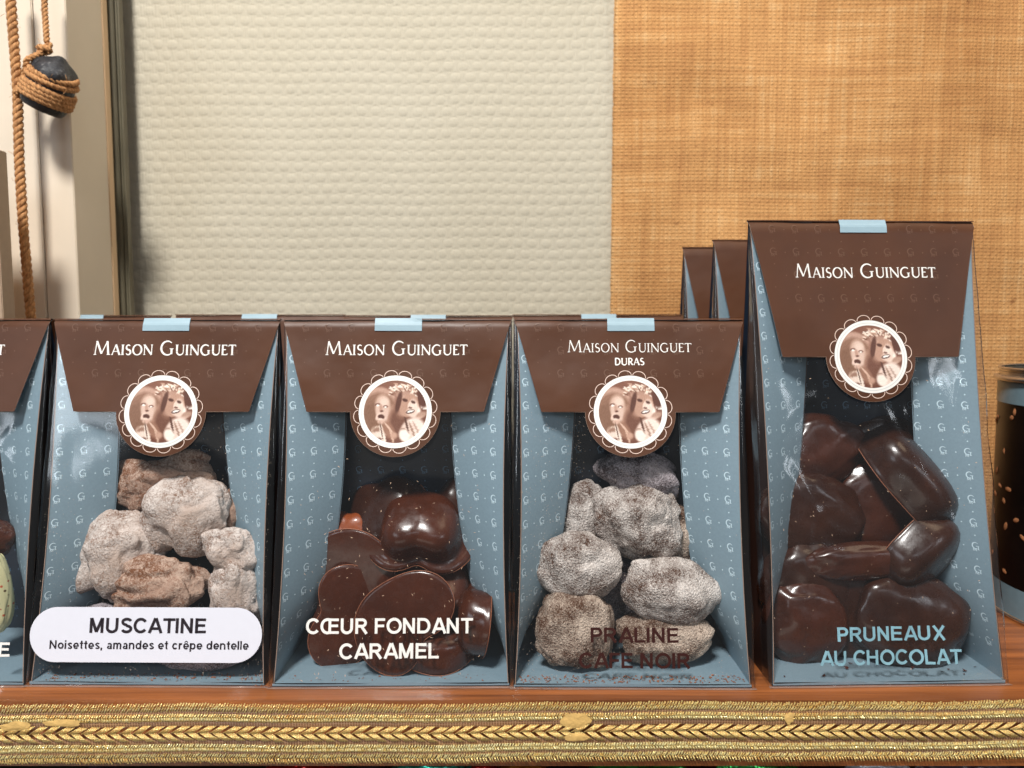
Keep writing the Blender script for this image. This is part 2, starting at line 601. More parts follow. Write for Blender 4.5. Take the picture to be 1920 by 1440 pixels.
def serif_letter(ch, tk, tn):
    st = []
    S = lambda x, y, w=0.2: st.append(ribbon2([(x - w / 2, y), (x + w / 2, y)], 0.035 + tn * 0.25))
    if ch == 'M':
        st += [ribbon2([(.1, 0), (.2, 1)], tn), ribbon2([(.2, 1), (.57, .08)], tk), ribbon2([(.57, .08), (.94, 1)], tn), ribbon2([(.94, 1), (1.06, 0)], tk)]
        S(.1, .02); S(1.06, .02, .24); adv = 1.2
    elif ch == 'A':
        st += [ribbon2([(.08, 0), (.42, 1)], tn), ribbon2([(.42, 1.02), (.8, 0)], tk), ribbon2([(.2, .34), (.66, .34)], tn * .8)]
        S(.08, .02); S(.8, .02, .24); adv = .88
    elif ch == 'I':
        st += [ribbon2([(.15, 0), (.15, 1)], tk)]
        S(.15, .02, .28); S(.15, .98, .28); adv = .34
    elif ch == 'S':
        p = arc(.3, .74, .2, .23, 40, 250, 12) + arc(.3, .26, .22, .24, 80, -150, 14)
        st += [ribbon2(p, [tn + (tk - tn) * math.sin(math.pi * i / (len(p) - 1)) for i in range(len(p))])]
        adv = .62
    elif ch == 'O':
        p = arc(.5, .5, .42, .5, 90, 450, 32)
        st += [ribbon2(p, [tn + (tk - tn) * abs(math.sin(2 * math.pi * i / 64 * 2)) ** 1 for i in range(33)])]
        adv = 1.02
    elif ch == 'N':
        st += [ribbon2([(.14, 0), (.14, 1)], tn), ribbon2([(.1, 1), (.84, 0)], tk), ribbon2([(.84, 0), (.84, 1)], tn)]
        S(.14, .02); S(.1, .98); S(.84, .98); adv = .98
    elif ch == 'G':
        p = arc(.52, .5, .44, .5, 48, 315, 24)
        st += [ribbon2(p, [tn + (tk - tn) * math.sin(math.pi * i / 24) for i in range(25)]), ribbon2([(.82, .06), (.82, .44)], tk)]
        S(.82, .45, .28); adv = 1.04
    elif ch == 'U':
        st += [ribbon2([(.14, 1), (.14, .35)], tk), ribbon2(arc(.45, .33, .31, .32, 180, 360, 14), [tk - (tk - tn) * i / 14 for i in range(15)]), ribbon2([(.76, .33), (.76, 1)], tn)]
        S(.14, .98, .26); S(.76, .98); adv = .9
    elif ch == 'E':
        st += [ribbon2([(.14, 0), (.14, 1)], tk), ribbon2([(.06, .97), (.54, .97)], tn), ribbon2([(.14, .53), (.46, .53)], tn), ribbon2([(.06, .03), (.58, .03)], tn),
               ribbon2([(.54, .99), (.54, .84)], tn * .8), ribbon2([(.58, .0), (.59, .17)], tn * .8)]
        adv = .66
    elif ch == 'T':
        st += [ribbon2([(.36, 0), (.36, 1)], tk), ribbon2([(.02, .97), (.70, .97)], tn), ribbon2([(.03, .98), (.01, .82)], tn * .8), ribbon2([(.69, .98), (.71, .82)], tn * .8)]
        S(.36, .02, .26); adv = .74
    elif ch == 'D':
        st += [ribbon2([(.14, 0), (.14, 1)], tk), ribbon2([(.1, .97), (.3, .97)] + arc(.34, .5, .42, .47, 90, -90, 16) + [(.1, .03)], tk * .9)]
        adv = .86
    elif ch == 'R':
        st += [ribbon2([(.14, 0), (.14, 1)], tk), ribbon2([(.1, .97), (.3, .97)] + arc(.34, .73, .24, .24, 90, -90, 10) + [(.14, .49)], tk * .8), ribbon2([(.32, .49), (.68, 0)], tk)]
        adv = .72
    else:
        return ([], []), .5
    return join2(st), adv


def serif_text(words, tk, tn, gap=0.06, small=0.74, wgap=0.45):
    """small-caps: first letter large; returns mesh scaled to total width 1 with height ratio kept"""
    x, parts = 0, []
    for w in words:
        for i, ch in enumerate(w):
            s = 1.0 if i == 0 and small < 1 else small if small < 1 else 1.0
            (v, f), adv = serif_letter(ch, tk / s * (0.9 if s < 1 else 1), tn / s * (0.95 if s < 1 else 1))
            parts.append(([(x + p[0] * s, p[1] * s) for p in v], f))
            x += (adv + gap) * s
        x += wgap
    x -= wgap + gap
    v, f = join2(parts)
    return [(p[0] - x / 2, p[1]) for p in v], f, x


def sans_letter(ch, w):
    """bold grotesque letter as flat strokes of width w, cap height 1; returns list of strokes, advance"""
    h = w / 2
    L = lambda *p: ribbon2(list(p), w)
    V = lambda x, y0=0, y1=1: ribbon2([(x, y0), (x, y1)], w)
    Hh = lambda y, x0, x1: ribbon2([(x0, y), (x1, y)], w * .92)
    D = lambda *p: ribbon2(list(p), w * 1.02)
    xh = .73
    if ch == 'A':
        return [D((h, 0), (.47, 1.0)), D((.51, 1.0), (.98 - h, 0)), Hh(.30, .24, .74)], .98
    if ch == 'C':
        return [L(*arc(.48, .5, .48 - h, .52 - h, 38, 322, 24))], .95
    if ch == 'D':
        return [V(h), L((h, 1 - h), (.4, 1 - h), *arc(.42, .5, .46 - h, .5 - h, 88, -88, 18), (.4, h), (h, h))], .96
    if ch == 'E':
        return [V(h), Hh(1 - h, 0, .70), Hh(.52, 0, .66), Hh(h, 0, .72)], .82
    if ch == 'F':
        return [V(h), Hh(1 - h, 0, .68), Hh(.50, 0, .62)], .76
    if ch == 'H':
        return [V(h), V(.80 - h), Hh(.52, 0, .8)], .92
    if ch == 'I':
        return [V(h)], w + .13
    if ch == 'L':
        return [V(h), Hh(h, 0, .68)], .77
    if ch == 'M':
        return [V(h), V(.92 - h), D((h + .02, 1 - .02), (.46, .06)), D((.46, .06), (.90 - h, 1 - .02))], 1.06
    if ch == 'N':
        return [V(h), V(.80 - h), D((h, .94), (.80 - h, .06))], .94
    if ch == 'O':
        return [L(*arc(.51, .5, .51 - h, .52 - h, 90, 450, 36))], 1.08
    if ch == 'P':
        return [V(h), L((h, 1 - h), (.42, 1 - h), *arc(.43, .685, .30 - h, .315 - h, 85, -85, 12), (.42, .37 + h), (h, .37 + h))], .83
    if ch == 'R':
        return [V(h), L((h, 1 - h), (.44, 1 - h), *arc(.45, .70, .31 - h, .30 - h, 85, -85, 12), (.42, .40 + h), (h, .40 + h)), D((.42, .46), (.84 - h, 0))], .90
    if ch == 'S':
        return [L(*(arc(.40, .735, .37 - h, .285 - h, 20, 262, 16) + arc(.40, .275, .385 - h, .295 - h, 82, -160, 16)))], .84
    if ch == 'T':
        return [V(.40), Hh(1 - h, 0, .80)], .82
    if ch == 'U':
        return [L((h, 1), (h, .38), *arc(.41, .36, .41 - h, .38 - h, 180, 360, 16), (.82 - h, .38), (.82 - h, 1))], .96
    if ch == 'X':
        return [D((h, 0), (.86 - h, 1)), D((h, 1), (.86 - h, 0))], .88
    if ch == 'Œ':
        return [L(*arc(.48, .5, .48 - h, .52 - h, 60, 300, 26)), V(.72 - h), Hh(1 - h, .5, 1.22), Hh(.52, .66, 1.18), Hh(h, .5, 1.24)], 1.34
    # lower case
    if ch == 'n':
        return [V(h, 0, xh), L(*arc(.32, xh - .27, .30 - h + .02, .27 - h + .02, 165, 0, 12), (.62 - h + .02, 0))], .76
    if ch == 'm':
        return [V(h, 0, xh), L(*arc(.28, xh - .24, .26 - h + .02, .24 - h + .02, 165, 0, 10), (.54 - h + .02, 0)), L(*arc(.66, xh - .24, .26 - h + .02, .24 - h + .02, 170, 0, 10), (.92 - h + .02, 0))], 1.08
    if ch == 'r':
        return [V(h, 0, xh), L(*arc(.34, xh - .30, .32 - h, .30 - h, 165, 80, 6))], .50
    if ch == 'o':
        return [L(*arc(.34, xh / 2, .34 - h, xh / 2 + .01 - h, 90, 450, 26))], .78
    if ch in 'cê' or ch == 'e':
        st = [L(*arc(.33, xh / 2, .33 - h, xh / 2 + .01 - h, 40 if ch == 'c' else 0, 318, 20))]
        if ch != 'c':
            st.append(ribbon2([(.08, xh / 2 - .03), (.66, xh / 2 - .03)], w * .8))
        if ch == 'ê':
            st.append(ribbon2([(.14, xh + .08), (.33, xh + .24), (.52, xh + .08)], w * .6))
        return st, .74
    if ch == 'a':
        return [L(*arc(.30, xh - .24, .26 - h, .24 - h, 160, 0, 10), (.58 - h, 0)), ribbon2(arc(.29, .21, .28 - h, .22 - h, 90, 430, 18), w * .9)], .70
    if ch == 'i':
        return [V(h, 0, xh), V(h, .84, 1.0)], w + .12
    if ch == 'l':
        return [V(h)], w + .12
    if ch == 's':
        return [ribbon2(arc(.30, xh * .74, .27 - h, .21 - h, 15, 262, 10) + arc(.30, xh * .27, .28 - h, .21 - h, 82, -160, 10), w * .92)], .66
    if ch == 't':
        return [L((.2, .95), (.2, .2), *arc(.31, .19, .12, .12, 180, 280, 6)), ribbon2([(.0, xh - .07), (.40, xh - .07)], w * .8)], .48
    if ch == 'd':
        return [V(.66 - h), ribbon2(arc(.32, xh / 2, .32 - h, xh / 2 - h + .01, 90, 450, 24), w * .95)], .78
    if ch == 'p':
        return [V(h, -.27, xh), ribbon2(arc(.35, xh / 2, .33 - h, xh / 2 - h + .01, 90, 450, 24), w * .95)], .78
    if ch == ',':
        return [D((h + .02, .16), (h, -.16))], .34
    return [], .36


def sans_text(txt, w=.185):
    x, parts = 0.0, []
    for i, ch in enumerate(txt):
        st, adv = sans_letter(ch, w)
        for v, f in st:
            parts.append(([(p[0] + x, p[1]) for p in v], f))
        x += adv + .015
    v, f = join2(parts)
    xs = [p[0] for p in v]
    x0, x1 = min(xs), max(xs)
    return [(p[0] - (x0 + x1) / 2, p[1]) for p in v], f, x1 - x0


def fit2(v, width=None, cap=None, w0=1.0, cap0=1.0, cx=0, y0=0):
    sx = width / w0 if width else cap / cap0
    sy = cap / cap0 if cap else sx
    return [(cx + p[0] * sx, y0 + p[1] * sy) for p in v]


def monogram():
    s = .42
    p = arc(-.02, .08, .17, .17, 40, 300, 12)
    a = ribbon2(p, [.025 + .04 * math.sin(math.pi * i / 12) for i in range(13)])
    st = [a, ribbon2([(.0, .05), (.17, .05)], .03), ribbon2([(.12, .05), (.12, -.13)], .05), ribbon2([(.06, -.13), (.18, -.13)], .025),
          ribbon2([(-.15, -.22), (-.14, -.06)], .025), ribbon2([(-.14, -.06), (-.07, -.2)], .03), ribbon2([(-.07, -.2), (.0, -.06)], .025), ribbon2([(.0, -.06), (.01, -.22)], .035)]
    return join2(st)


MONO = monogram()
MONO = ([(p[0] * .82, p[1] * .82) for p in MONO[0]], MONO[1])
DOT = ([(0.035 * math.cos(k * math.pi / 3), 0.035 * math.sin(k * math.pi / 3)) for k in range(6)], [(0, 1, 2, 3, 4, 5)])


def pattern(x0, x1, y0, y1, inside, pitch=1.06, ox=0.0, oy=0.0):
    """field of monograms and dots over a 2-D region"""
    parts = []
    nx0, nx1 = int(math.floor((x0 - ox) / pitch)), int(math.ceil((x1 - ox) / pitch))
    ny0, ny1 = int(math.floor((y0 - oy) / pitch)), int(math.ceil((y1 - oy) / pitch))
    for j in range(ny0, ny1 + 1):
        for i in range(nx0, nx1 + 1):
            for (g, dx, dy, r) in ((MONO, 0, 0, .23), (DOT, .5, 0, .05), (DOT, 0, .5, .05)):
                cx, cy = ox + (i + dx) * pitch, oy + (j + dy) * pitch
                if all(inside(cx + a, cy + b) for a in (-r, r) for b in (-r, r)):
                    parts.append(([(p[0] + cx, p[1] + cy) for p in g[0]], g[1]))
    return join2(parts)


# ------------------------------------------------------------------ emblem picture (flat sepia print)
def emblem_mesh(R, place):
    rng = np.random.RandomState(3)
    N, K = 46, 120

    def soft(X, Y, cx, cy, rx, ry, rot, s):
        c, sn = math.cos(rot), math.sin(rot)
        u = ((X - cx) * c + (Y - cy) * sn) / rx
        w = (-(X - cx) * sn + (Y - cy) * c) / ry
        d = np.sqrt(u * u + w * w)
        return np.clip((1 - d) / s + 0.5, 0, 1)
    # (cx, cy, rx, ry, rot, (rgb), softness)
    ops = [(-.2, .9, .9, .3, -.2, (128, 84, 66), .5), (-.5, .1, .62, .68, .2, (190, 152, 134), .12), (-.5, -.02, .56, .62, .15, (142, 104, 84), .18),
           (-.62, -.2, .36, .5, .3, (128, 92, 72), .4), (-.15, -.2, .14, .4, -.2, (176, 136, 116), .4), (.12, -.35, .3, .5, 0, (112, 72, 56), .5),
           (-.4, .18, .24, .36, .05, (206, 172, 154), .35), (-.42, -.02, .19, .36, .05, (214, 184, 168), .3), (-.36, .3, .14, .14, 0, (226, 200, 184), .8),
           (-.56, .22, .085, .05, .1, (120, 80, 66), .4), (-.55, .2, .05, .03, 0, (250, 240, 232), .4), (-.31, .16, .075, .045, 0, (120, 80, 66), .4), (-.31, .145, .04, .026, 0, (250, 240, 232), .4),
           (-.45, .1, .05, .12, 0, (190, 150, 132), .6), (-.43, .02, .06, .025, 0, (96, 56, 44), .4), (-.53, -.15, .07, .13, -.5, (226, 196, 180), .4),
           (-.44, -.16, .105, .075, -.2, (84, 48, 38), .3), (-.46, -.24, .08, .035, -.1, (236, 208, 192), .4), (-.44, -.32, .12, .06, 0, (208, 172, 154), .5),
           (-.55, -.58, .2, .13, .2, (206, 178, 160), .25), (-.56, -.58, .15, .08, .2, (150, 114, 96), .4), (-.5, -.72, .24, .1, .1, (228, 206, 192), .3), (-.38, -.72, .07, .34, .25, (240, 222, 208), .3),
           (-.42, -.62, .02, .3, .2, (100, 66, 52), .4), (-.18, -.6, .16, .3, .5, (150, 108, 88), .5), (-.2, -.5, .03, .22, .7, (214, 180, 160), .5), (-.1, -.75, .03, .3, .3, (208, 172, 150), .5), (-.02, -.75, .1, .1, 0, (190, 150, 130), .6),
           (.3, .32, .34, .4, -.35, (150, 108, 90), .25), (.22, .1, .24, .32, 0, (138, 98, 80), .4), (.28, .5, .3, .16, -.25, (176, 138, 120), .4), (.3, -.02, .2, .12, .2, (170, 130, 112), .5),
           (.56, .16, .17, .3, .35, (232, 206, 192), .35), (.6, .0, .2, .16, .3, (244, 226, 214), .4), (.46, .38, .2, .14, -.3, (110, 70, 56), .35), (.34, .38, .08, .14, .6, (218, 186, 168), .5), (.35, .28, .05, .045, 0, (246, 226, 212), .5),
           (.43, .18, .15, .055, .7, (84, 46, 38), .35), (.44, .18, .11, .028, .75, (252, 244, 236), .35), (.6, .45, .12, .1, -.3, (160, 118, 98), .5), (.63, .4, .05, .05, 0, (220, 190, 172), .5),
           (.92, .12, .14, .05, -.3, (250, 238, 228), .3), (.78, -.12, .22, .1, .4, (176, 140, 122), .5), (.66, -.22, .24, .05, .35, (196, 160, 142), .5),
           (.6, -.55, .36, .36, .4, (236, 216, 204), .3), (.38, -.62, .22, .3, -.3, (224, 198, 184), .3), (.36, -.4, .035, .3, .25, (90, 56, 44), .4), (.55, -.6, .03, .3, .4, (150, 116, 98), .4), (.68, -.55, .03, .28, .5, (180, 148, 132), .4), (.24, -.56, .09, .05, 0, (160, 126, 110), .5), (.3, -.75, .16, .2, .5, (244, 228, 216), .4)]
    ops += [(.42, .2, .29, .38, -.3, (184, 144, 124), .14), (.56, .1, .15, .28, .0, (236, 212, 198), .45), (.5, -.02, .16, .12, 0, (226, 198, 182), .5),
            (.30, .36, .09, .05, -.3, (84, 50, 40), .4), (.55, .30, .08, .045, -.3, (84, 50, 40), .4), (.44, .22, .045, .11, -.35, (232, 206, 190), .5), (.47, .12, .06, .03, -.2, (104, 66, 54), .5),
            (.47, .0, .14, .06, .25, (70, 36, 30), .3), (.475, .01, .11, .03, .25, (252, 244, 236), .3), (.84, .42, .14, .3, .2, (90, 52, 40), .3), (.1, .3, .08, .35, -.2, (92, 56, 44), .4)]
    curls = []
    for k in range(60):
        a = rng.uniform(0, 1)
        cx = -.2 + a * .85 + rng.uniform(-.05, .05)
        cy = .52 + .26 * math.sin(a * math.pi * .8 + .35) + rng.uniform(-.12, .12)
        col = [(236, 214, 196), (120, 78, 60), (250, 236, 222), (190, 150, 128)][rng.randint(4)]
        curls.append((cx, cy, rng.uniform(.03, .1), rng.uniform(.015, .035), rng.uniform(-1, 1.2), col, .5))
    xs, ys = [0.0], [0.0]
    for r in range(1, N + 1):
        for k in range(K):
            an = 2 * math.pi * k / K
            xs.append(r / N * math.cos(an))
            ys.append(r / N * math.sin(an))
    X, Y = np.array(xs), np.array(ys)
    C = np.tile(np.array([110, 66, 50], float), (len(X), 1))
    for (cx, cy, rx, ry, rot, col, s) in ops + curls:
        a = soft(X, Y, cx, cy, rx, ry, rot, s)[:, None]
        C = C * (1 - a) + np.array(col, float) * a
    C += rng.normal(0, 4, (len(X), 1))
    C = np.clip(C, 0, 255) / 255.0
    C = np.where(C < 0.04, C / 12.92, ((C + 0.055) / 1.055) ** 2.4)
    fs = [(0, 1 + k, 1 + (k + 1) % K) for k in range(K)]
    for r in range(1, N):
        for k in range(K):
            a = 1 + (r - 1) * K + k
            b = 1 + (r - 1) * K + (k + 1) % K
            fs.append((a, a + K, b + K, b))
    me = mesh("picture_print", [place(x * R, y * R) for x, y in zip(xs, ys)], fs, M['picture'])
    ca = me.color_attributes.new("print", 'FLOAT_COLOR', 'POINT')
    ca.data.foreach_set("color", np.concatenate([C, np.ones((len(X), 1))], 1).ravel())
    return me


pm = Mat('picture_print')
vc = pm.node("ShaderNodeVertexColor", _layer_name="print")
pm.set(Base__Color=vc.outputs[0], Roughness=0.45)
M['picture'] = pm.m


# ------------------------------------------------------------------ the setting
# shelf board, moulding, back wall, burlap, posts
v, f = box(-60, 60, 30.3, 62, -1.6, 0, 0.0)
shelf = obj('shelf_board', mesh('shelf_board', v, f, M['wood']), kind='structure')
v, f = box(-60, 60, 30.28, 30.9, -2.9, -1.61)
obj('shelf_lip', mesh('shelf_lip', v, f, M['wood']), kind='structure')
v, f = box(-60, 60, 30.0, 62, -14.0, -12.5)
obj('lower_shelf', mesh('lower_shelf', v, f, M['wood_dark']), kind='structure')
v, f = box(-60, 60, 48, 49, -12.5, -1.6)
obj('lower_back_wall', mesh('lower_back_wall', v, f, M['wood_dark']), kind='structure')


def wall_height(X, Z):
    px, pz = 1.0, 0.76
    r = np.floor(Z / pz)
    xx = X / px + 0.5 * (r % 2)
    u = xx - np.floor(xx) - 0.5
    w = Z / pz - r - 0.5
    cell = np.sin(12.9898 * np.floor(xx) + 78.233 * r) * 43758.5453
    cell = cell - np.floor(cell)
    cell2 = np.sin(39.3 * np.floor(xx) + 11.1 * r) * 9631.7
    cell2 = cell2 - np.floor(cell2)
    irr = 0.72 + 0.5 * cell
    w = w + 0.10 * (cell2 - 0.5)
    u = u + 0.06 * (cell - 0.5)
    e = np.clip(1 - np.abs(u / (0.31 + .07 * cell2)) ** 2.2 - np.abs(w / (0.37 + .08 * cell)) ** 2.2, 0, 1)
    ridge = np.clip(1 - ((np.abs(u) - 0.47) / 0.06) ** 2, 0, 1) + 0.7 * np.clip(1 - ((np.abs(u) - 0.33) / 0.045) ** 2, 0, 1)
    tex = 0.006 * np.sin(X * 31 + 3 * np.sin(Z * 2.2)) + 0.004 * np.sin(Z * 37 + 2 * np.sin(X * 3.1))
    return 0.044 * e ** 0.6 * irr + 0.034 * ridge * (1 - 0.6 * e) + tex


nx, nz = 620, 560
xs = np.linspace(-31, 9.0, nx)
zs = np.linspace(8, 42, nz)
XX, ZZ = np.meshgrid(xs, zs)
wx = 0.05 * np.sin(ZZ * 0.9) + 0.06 * np.sin(ZZ * 0.37 + XX * 0.5)
HH = wall_height(XX + wx, ZZ + 0.04 * np.sin(XX * 0.7))
V = np.stack([XX.ravel(), (53.2 - HH).ravel(), ZZ.ravel()], 1)
idx = np.arange(nx * nz).reshape(nz, nx)
FF = np.stack([idx[:-1, :-1].ravel(), idx[:-1, 1:].ravel(), idx[1:, 1:].ravel(), idx[1:, :-1].ravel()], 1)
obj('wall', mesh('wall', V, FF, M['wallpaper'], True), kind='structure')
v, f = box(-62, 62, 53.25, 54, -1, 62)
obj('wall_backing', mesh('wall_backing', v, f, M['wallpaper']), kind='structure')


def burlap_pt(u, w):
    z = -0.5 + w * 62
    x0 = 6.99 + 0.05 * noise.noise(Vector((0, 0, z * 6))) + 0.05 * noise.noise(Vector((3, 0, z * 1.2)))
    x = x0 + u ** 1.0 * (60 - x0)
    y = 52.72 - 0.18 * math.sin(x * 0.35 + z * 0.12) - 0.12 * noise.noise(Vector((x * .3, 0, z * .3)))
    return (x, y, z)


v, f = grid(120, 420, burlap_pt)
burl = obj('burlap_cloth', mesh('burlap_cloth', v, f, M['burlap'], True))
tag(burl, 'orange tan burlap cloth hanging against the wall behind the tall packs', 'burlap')
sm = burl.modifiers.new('thickness', 'SOLIDIFY')
sm.thickness = 0.0012

fr = thing('door_frame', 'white painted wooden door frame at the left edge with dark trim', 'door frame', (-30, 48, 0))


def fbox(name, x0, x1, y0, y1, z0, z1, m, bev=0.06):
    v, f = box(x0 + 30, x1 + 30, y0 - 48, y1 - 48, z0, z1, bev)
    return obj(name, mesh(name, v, f, m), fr)


fbox('board', -60, -28.75, 46.0, 50, 0, 60, M['paint_white'])
fbox('board', -28.68, -26.72, 46.0, 50, 0, 60, M['paint_white'], 0.05)
fbox('side_board', -29, -26.66, 50.01, 50.6, 0, 60, M['paint_side'], 0.02)
fbox('dark_trim', -29, -26.45, 50.9, 51.5, 0, 60, M['trim'], 0.05)
fbox('trim_bead', -26.5, -26.2, 51.1, 51.8, 0, 60, M['trim'], 0.1)

# tan board leaning at the far left
v, f = box(-36, -27.35, 40, 41.0, 0, 25.2, 0.04)
o = obj('tan_panel', mesh('tan_panel', v, f, M['tan_board']))
tag(o, 'tall tan cardboard panel cut by the left edge of the photo', 'panel')


# ------------------------------------------------------------------ ropes and weight
def rope_path(pts, R, pitch, t_id, strands=3, step=0.12):
    """three strands laid round a centre line"""
    P = [Vector(p) for p in pts]
    # resample
    out = [P[0]]
    for a, b in zip(P[:-1], P[1:]):
        L = (b - a).length
        n = max(1, int(L / step))
        for k in range(1, n + 1):
            out.append(a.lerp(b, k / n))
    res = []
    for s in range(strands):
        pp = []
        d = 0
        t0 = (out[1] - out[0]).normalized()
        up = Vector((0, 1, 0)) if abs(t0.y) < 0.9 else Vector((1, 0, 0))
        nrm = t0.cross(up).normalized()
        for i, c in enumerate(out):
            a = out[max(0, i - 1)]
            b = out[min(len(out) - 1, i + 1)]
            t = (b - a).normalized()
            nrm = (nrm - t * nrm.dot(t)).normalized()
            bi = t.cross(nrm)
            if i:
                d += (out[i] - out[i - 1]).length
            an = 2 * math.pi * (d / pitch + s / strands)
            j = 1 + 0.12 * noise.noise(Vector((d * 2, s, t_id)))
            pp.append(c + (nrm * math.cos(an) + bi * math.sin(an)) * R * 0.52 * j)
        res.append(tube(pp, lambda q: R * 0.55, 7))
    return res


def add_rope(name, label, paths, R, pitch, origin):
    t = thing(name, label, 'rope', origin)
    O = Vector(origin)
    for pts in paths:
        for v, f in rope_path([Vector(p) - O for p in pts], R, pitch, hash(name) % 7 * 0 + 2):
            obj('strand', mesh('strand', v, f, M['rope'], True), t)
    # loose fibres
    fib = []
    rng = random.Random(5)
    allp = [Vector(p) - O for pts in paths for p in pts]
    for k in range(70):
        i = rng.randrange(len(allp) - 1)
        a = allp[i].lerp(allp[i + 1], rng.random()) if (allp[i + 1] - allp[i]).length < 12 else allp[i]
        d = Vector((rng.uniform(-1, 1), rng.uniform(-1, .2), rng.uniform(-1, 1))).normalized()
        fib.append(tube([a + d * R * .7, a + d * (R * .7 + .2), a + d * (R * .7 + .3) + Vector((rng.uniform(-.2, .2), 0, rng.uniform(-.2, .2)))], 0.012, 3))
    v, f = join(fib)
    obj('loose_fibres', mesh('loose_fibres', v, f, M['rope']), t, kind='stuff')
    return t


RY = 44.0
p_top = at(16, -60, RY)
lp = [p_top, at(26, 80, RY), at(33, 170, RY), at(36, 300, RY - .1), at(44, 430, RY), at(58, 595, RY), at(60, 640, RY)]
lp.append(Vector((lp[-1].x + .1, RY, 0.4)))
add_rope('sisal_rope', 'twisted sisal rope hanging full height in front of the white door frame', [lp], 0.27, 1.15, (lp[-1].x, RY, 0))

wc = at(97, 156, RY - 0.2)
WS = 0.84
ax = Vector((0.5, -0.15, 0.85)).normalized()          # axis of the dark weight, leaning right at the top
q = ax.to_track_quat('Z', 'Y')
rad_prof = [(-1.95, 0.0), (-1.94, 1.2), (-1.85, 1.36), (-1.0, 1.5), (0.0, 1.5), (0.75, 1.42), (1.2, 1.2), (1.55, 0.66), (1.62, 0.5), (1.9, 0.22), (1.93, 0.0)]
vs, fs = [], []
SEG = 40
for z, r in rad_prof:
    for k in range(SEG):
        an = 2 * math.pi * k / SEG
        rr = r * (1 + 0.07 * noise.noise(Vector((math.cos(an) * 1.3, math.sin(an) * 1.3, z * .8)))) * (1 + .04 * noise.noise(Vector((math.cos(an) * 4, math.sin(an) * 4, z * 3))))
        if z > 0.5:
            rr *= 1 + 0.14 * math.cos(3 * an + .6)
        vs.append(q @ Vector((rr * math.cos(an), rr * math.sin(an), z)) * WS)
for i in range(len(rad_prof) - 1):
    for k in range(SEG):
        a = i * SEG + k
        b = i * SEG + (k + 1) % SEG
        fs.append((a, b, b + SEG, a + SEG))
o = obj('hanging_weight', mesh('hanging_weight', vs, fs, M['stone'], True), loc=wc)
tag(o, 'dark grey conical weight bound in sisal cord against the white frame', 'weight')
ss = o.modifiers.new('sub', 'SUBSURF')
ss.levels = 1
ss.render_levels = 1


def wrap(z0, z1, turns, R, a0, tilt=0.0):
    pts = []
    n = int(turns * 26)
    for i in range(n + 1):
        t = i / n
        an = a0 + 2 * math.pi * turns * t
        z = z0 + (z1 - z0) * t + tilt * math.cos(an)
        rr = np.interp(z, [-1.75, -1.0, 0, 0.7, 1.25], [1.36, 1.46, 1.42, 1.25, 1.0]) + 0.1
        pts.append(wc + q @ Vector((rr * math.cos(an), rr * math.sin(an), z)) * WS)
    return pts


kn = at(85, 88, RY - .3)
knot = [kn + Vector((0.30 * math.cos(a), 0.16 * math.sin(a) - .1, -0.05 * a + .1)) for a in np.linspace(0, 11, 26)]
cord = [[at(82, -60, RY), at(84, 20, RY), at(88, 80, RY - .2)], knot,
        [kn + Vector((-.1, 0, -.3)), wc + Vector((-0.8, -.9, 1.0)), wc + Vector((-1.15, -.6, 0.3)), wc + Vector((-1.2, -.6, -.4))],
        wrap(-1.25, -0.35, 3.6, 1.5, 2.0), wrap(0.15, 0.35, 1.0, 1.5, 2.2, .15), wrap(0.55, 0.7, 1.0, 1.4, 2.0, .25),
        [wc + Vector((-1.15, -.3, .1)), wc + Vector((-1.7, .1, -.2)), Vector((lp[3].x + .1, RY - .3, wc.z - .6))]]
add_rope('sisal_rope', 'thin sisal cord knotted and wound around the dark grey weight', cord, 0.17, 0.75, (wc.x, RY, wc.z))


# ------------------------------------------------------------------ confectionery packs
W2 = 5.2
D2 = 3.0


def smooth(t, a, b):
    t = max(0.0, min(1.0, (t - a) / (b - a)))
    return t * t * (3 - 2 * t)


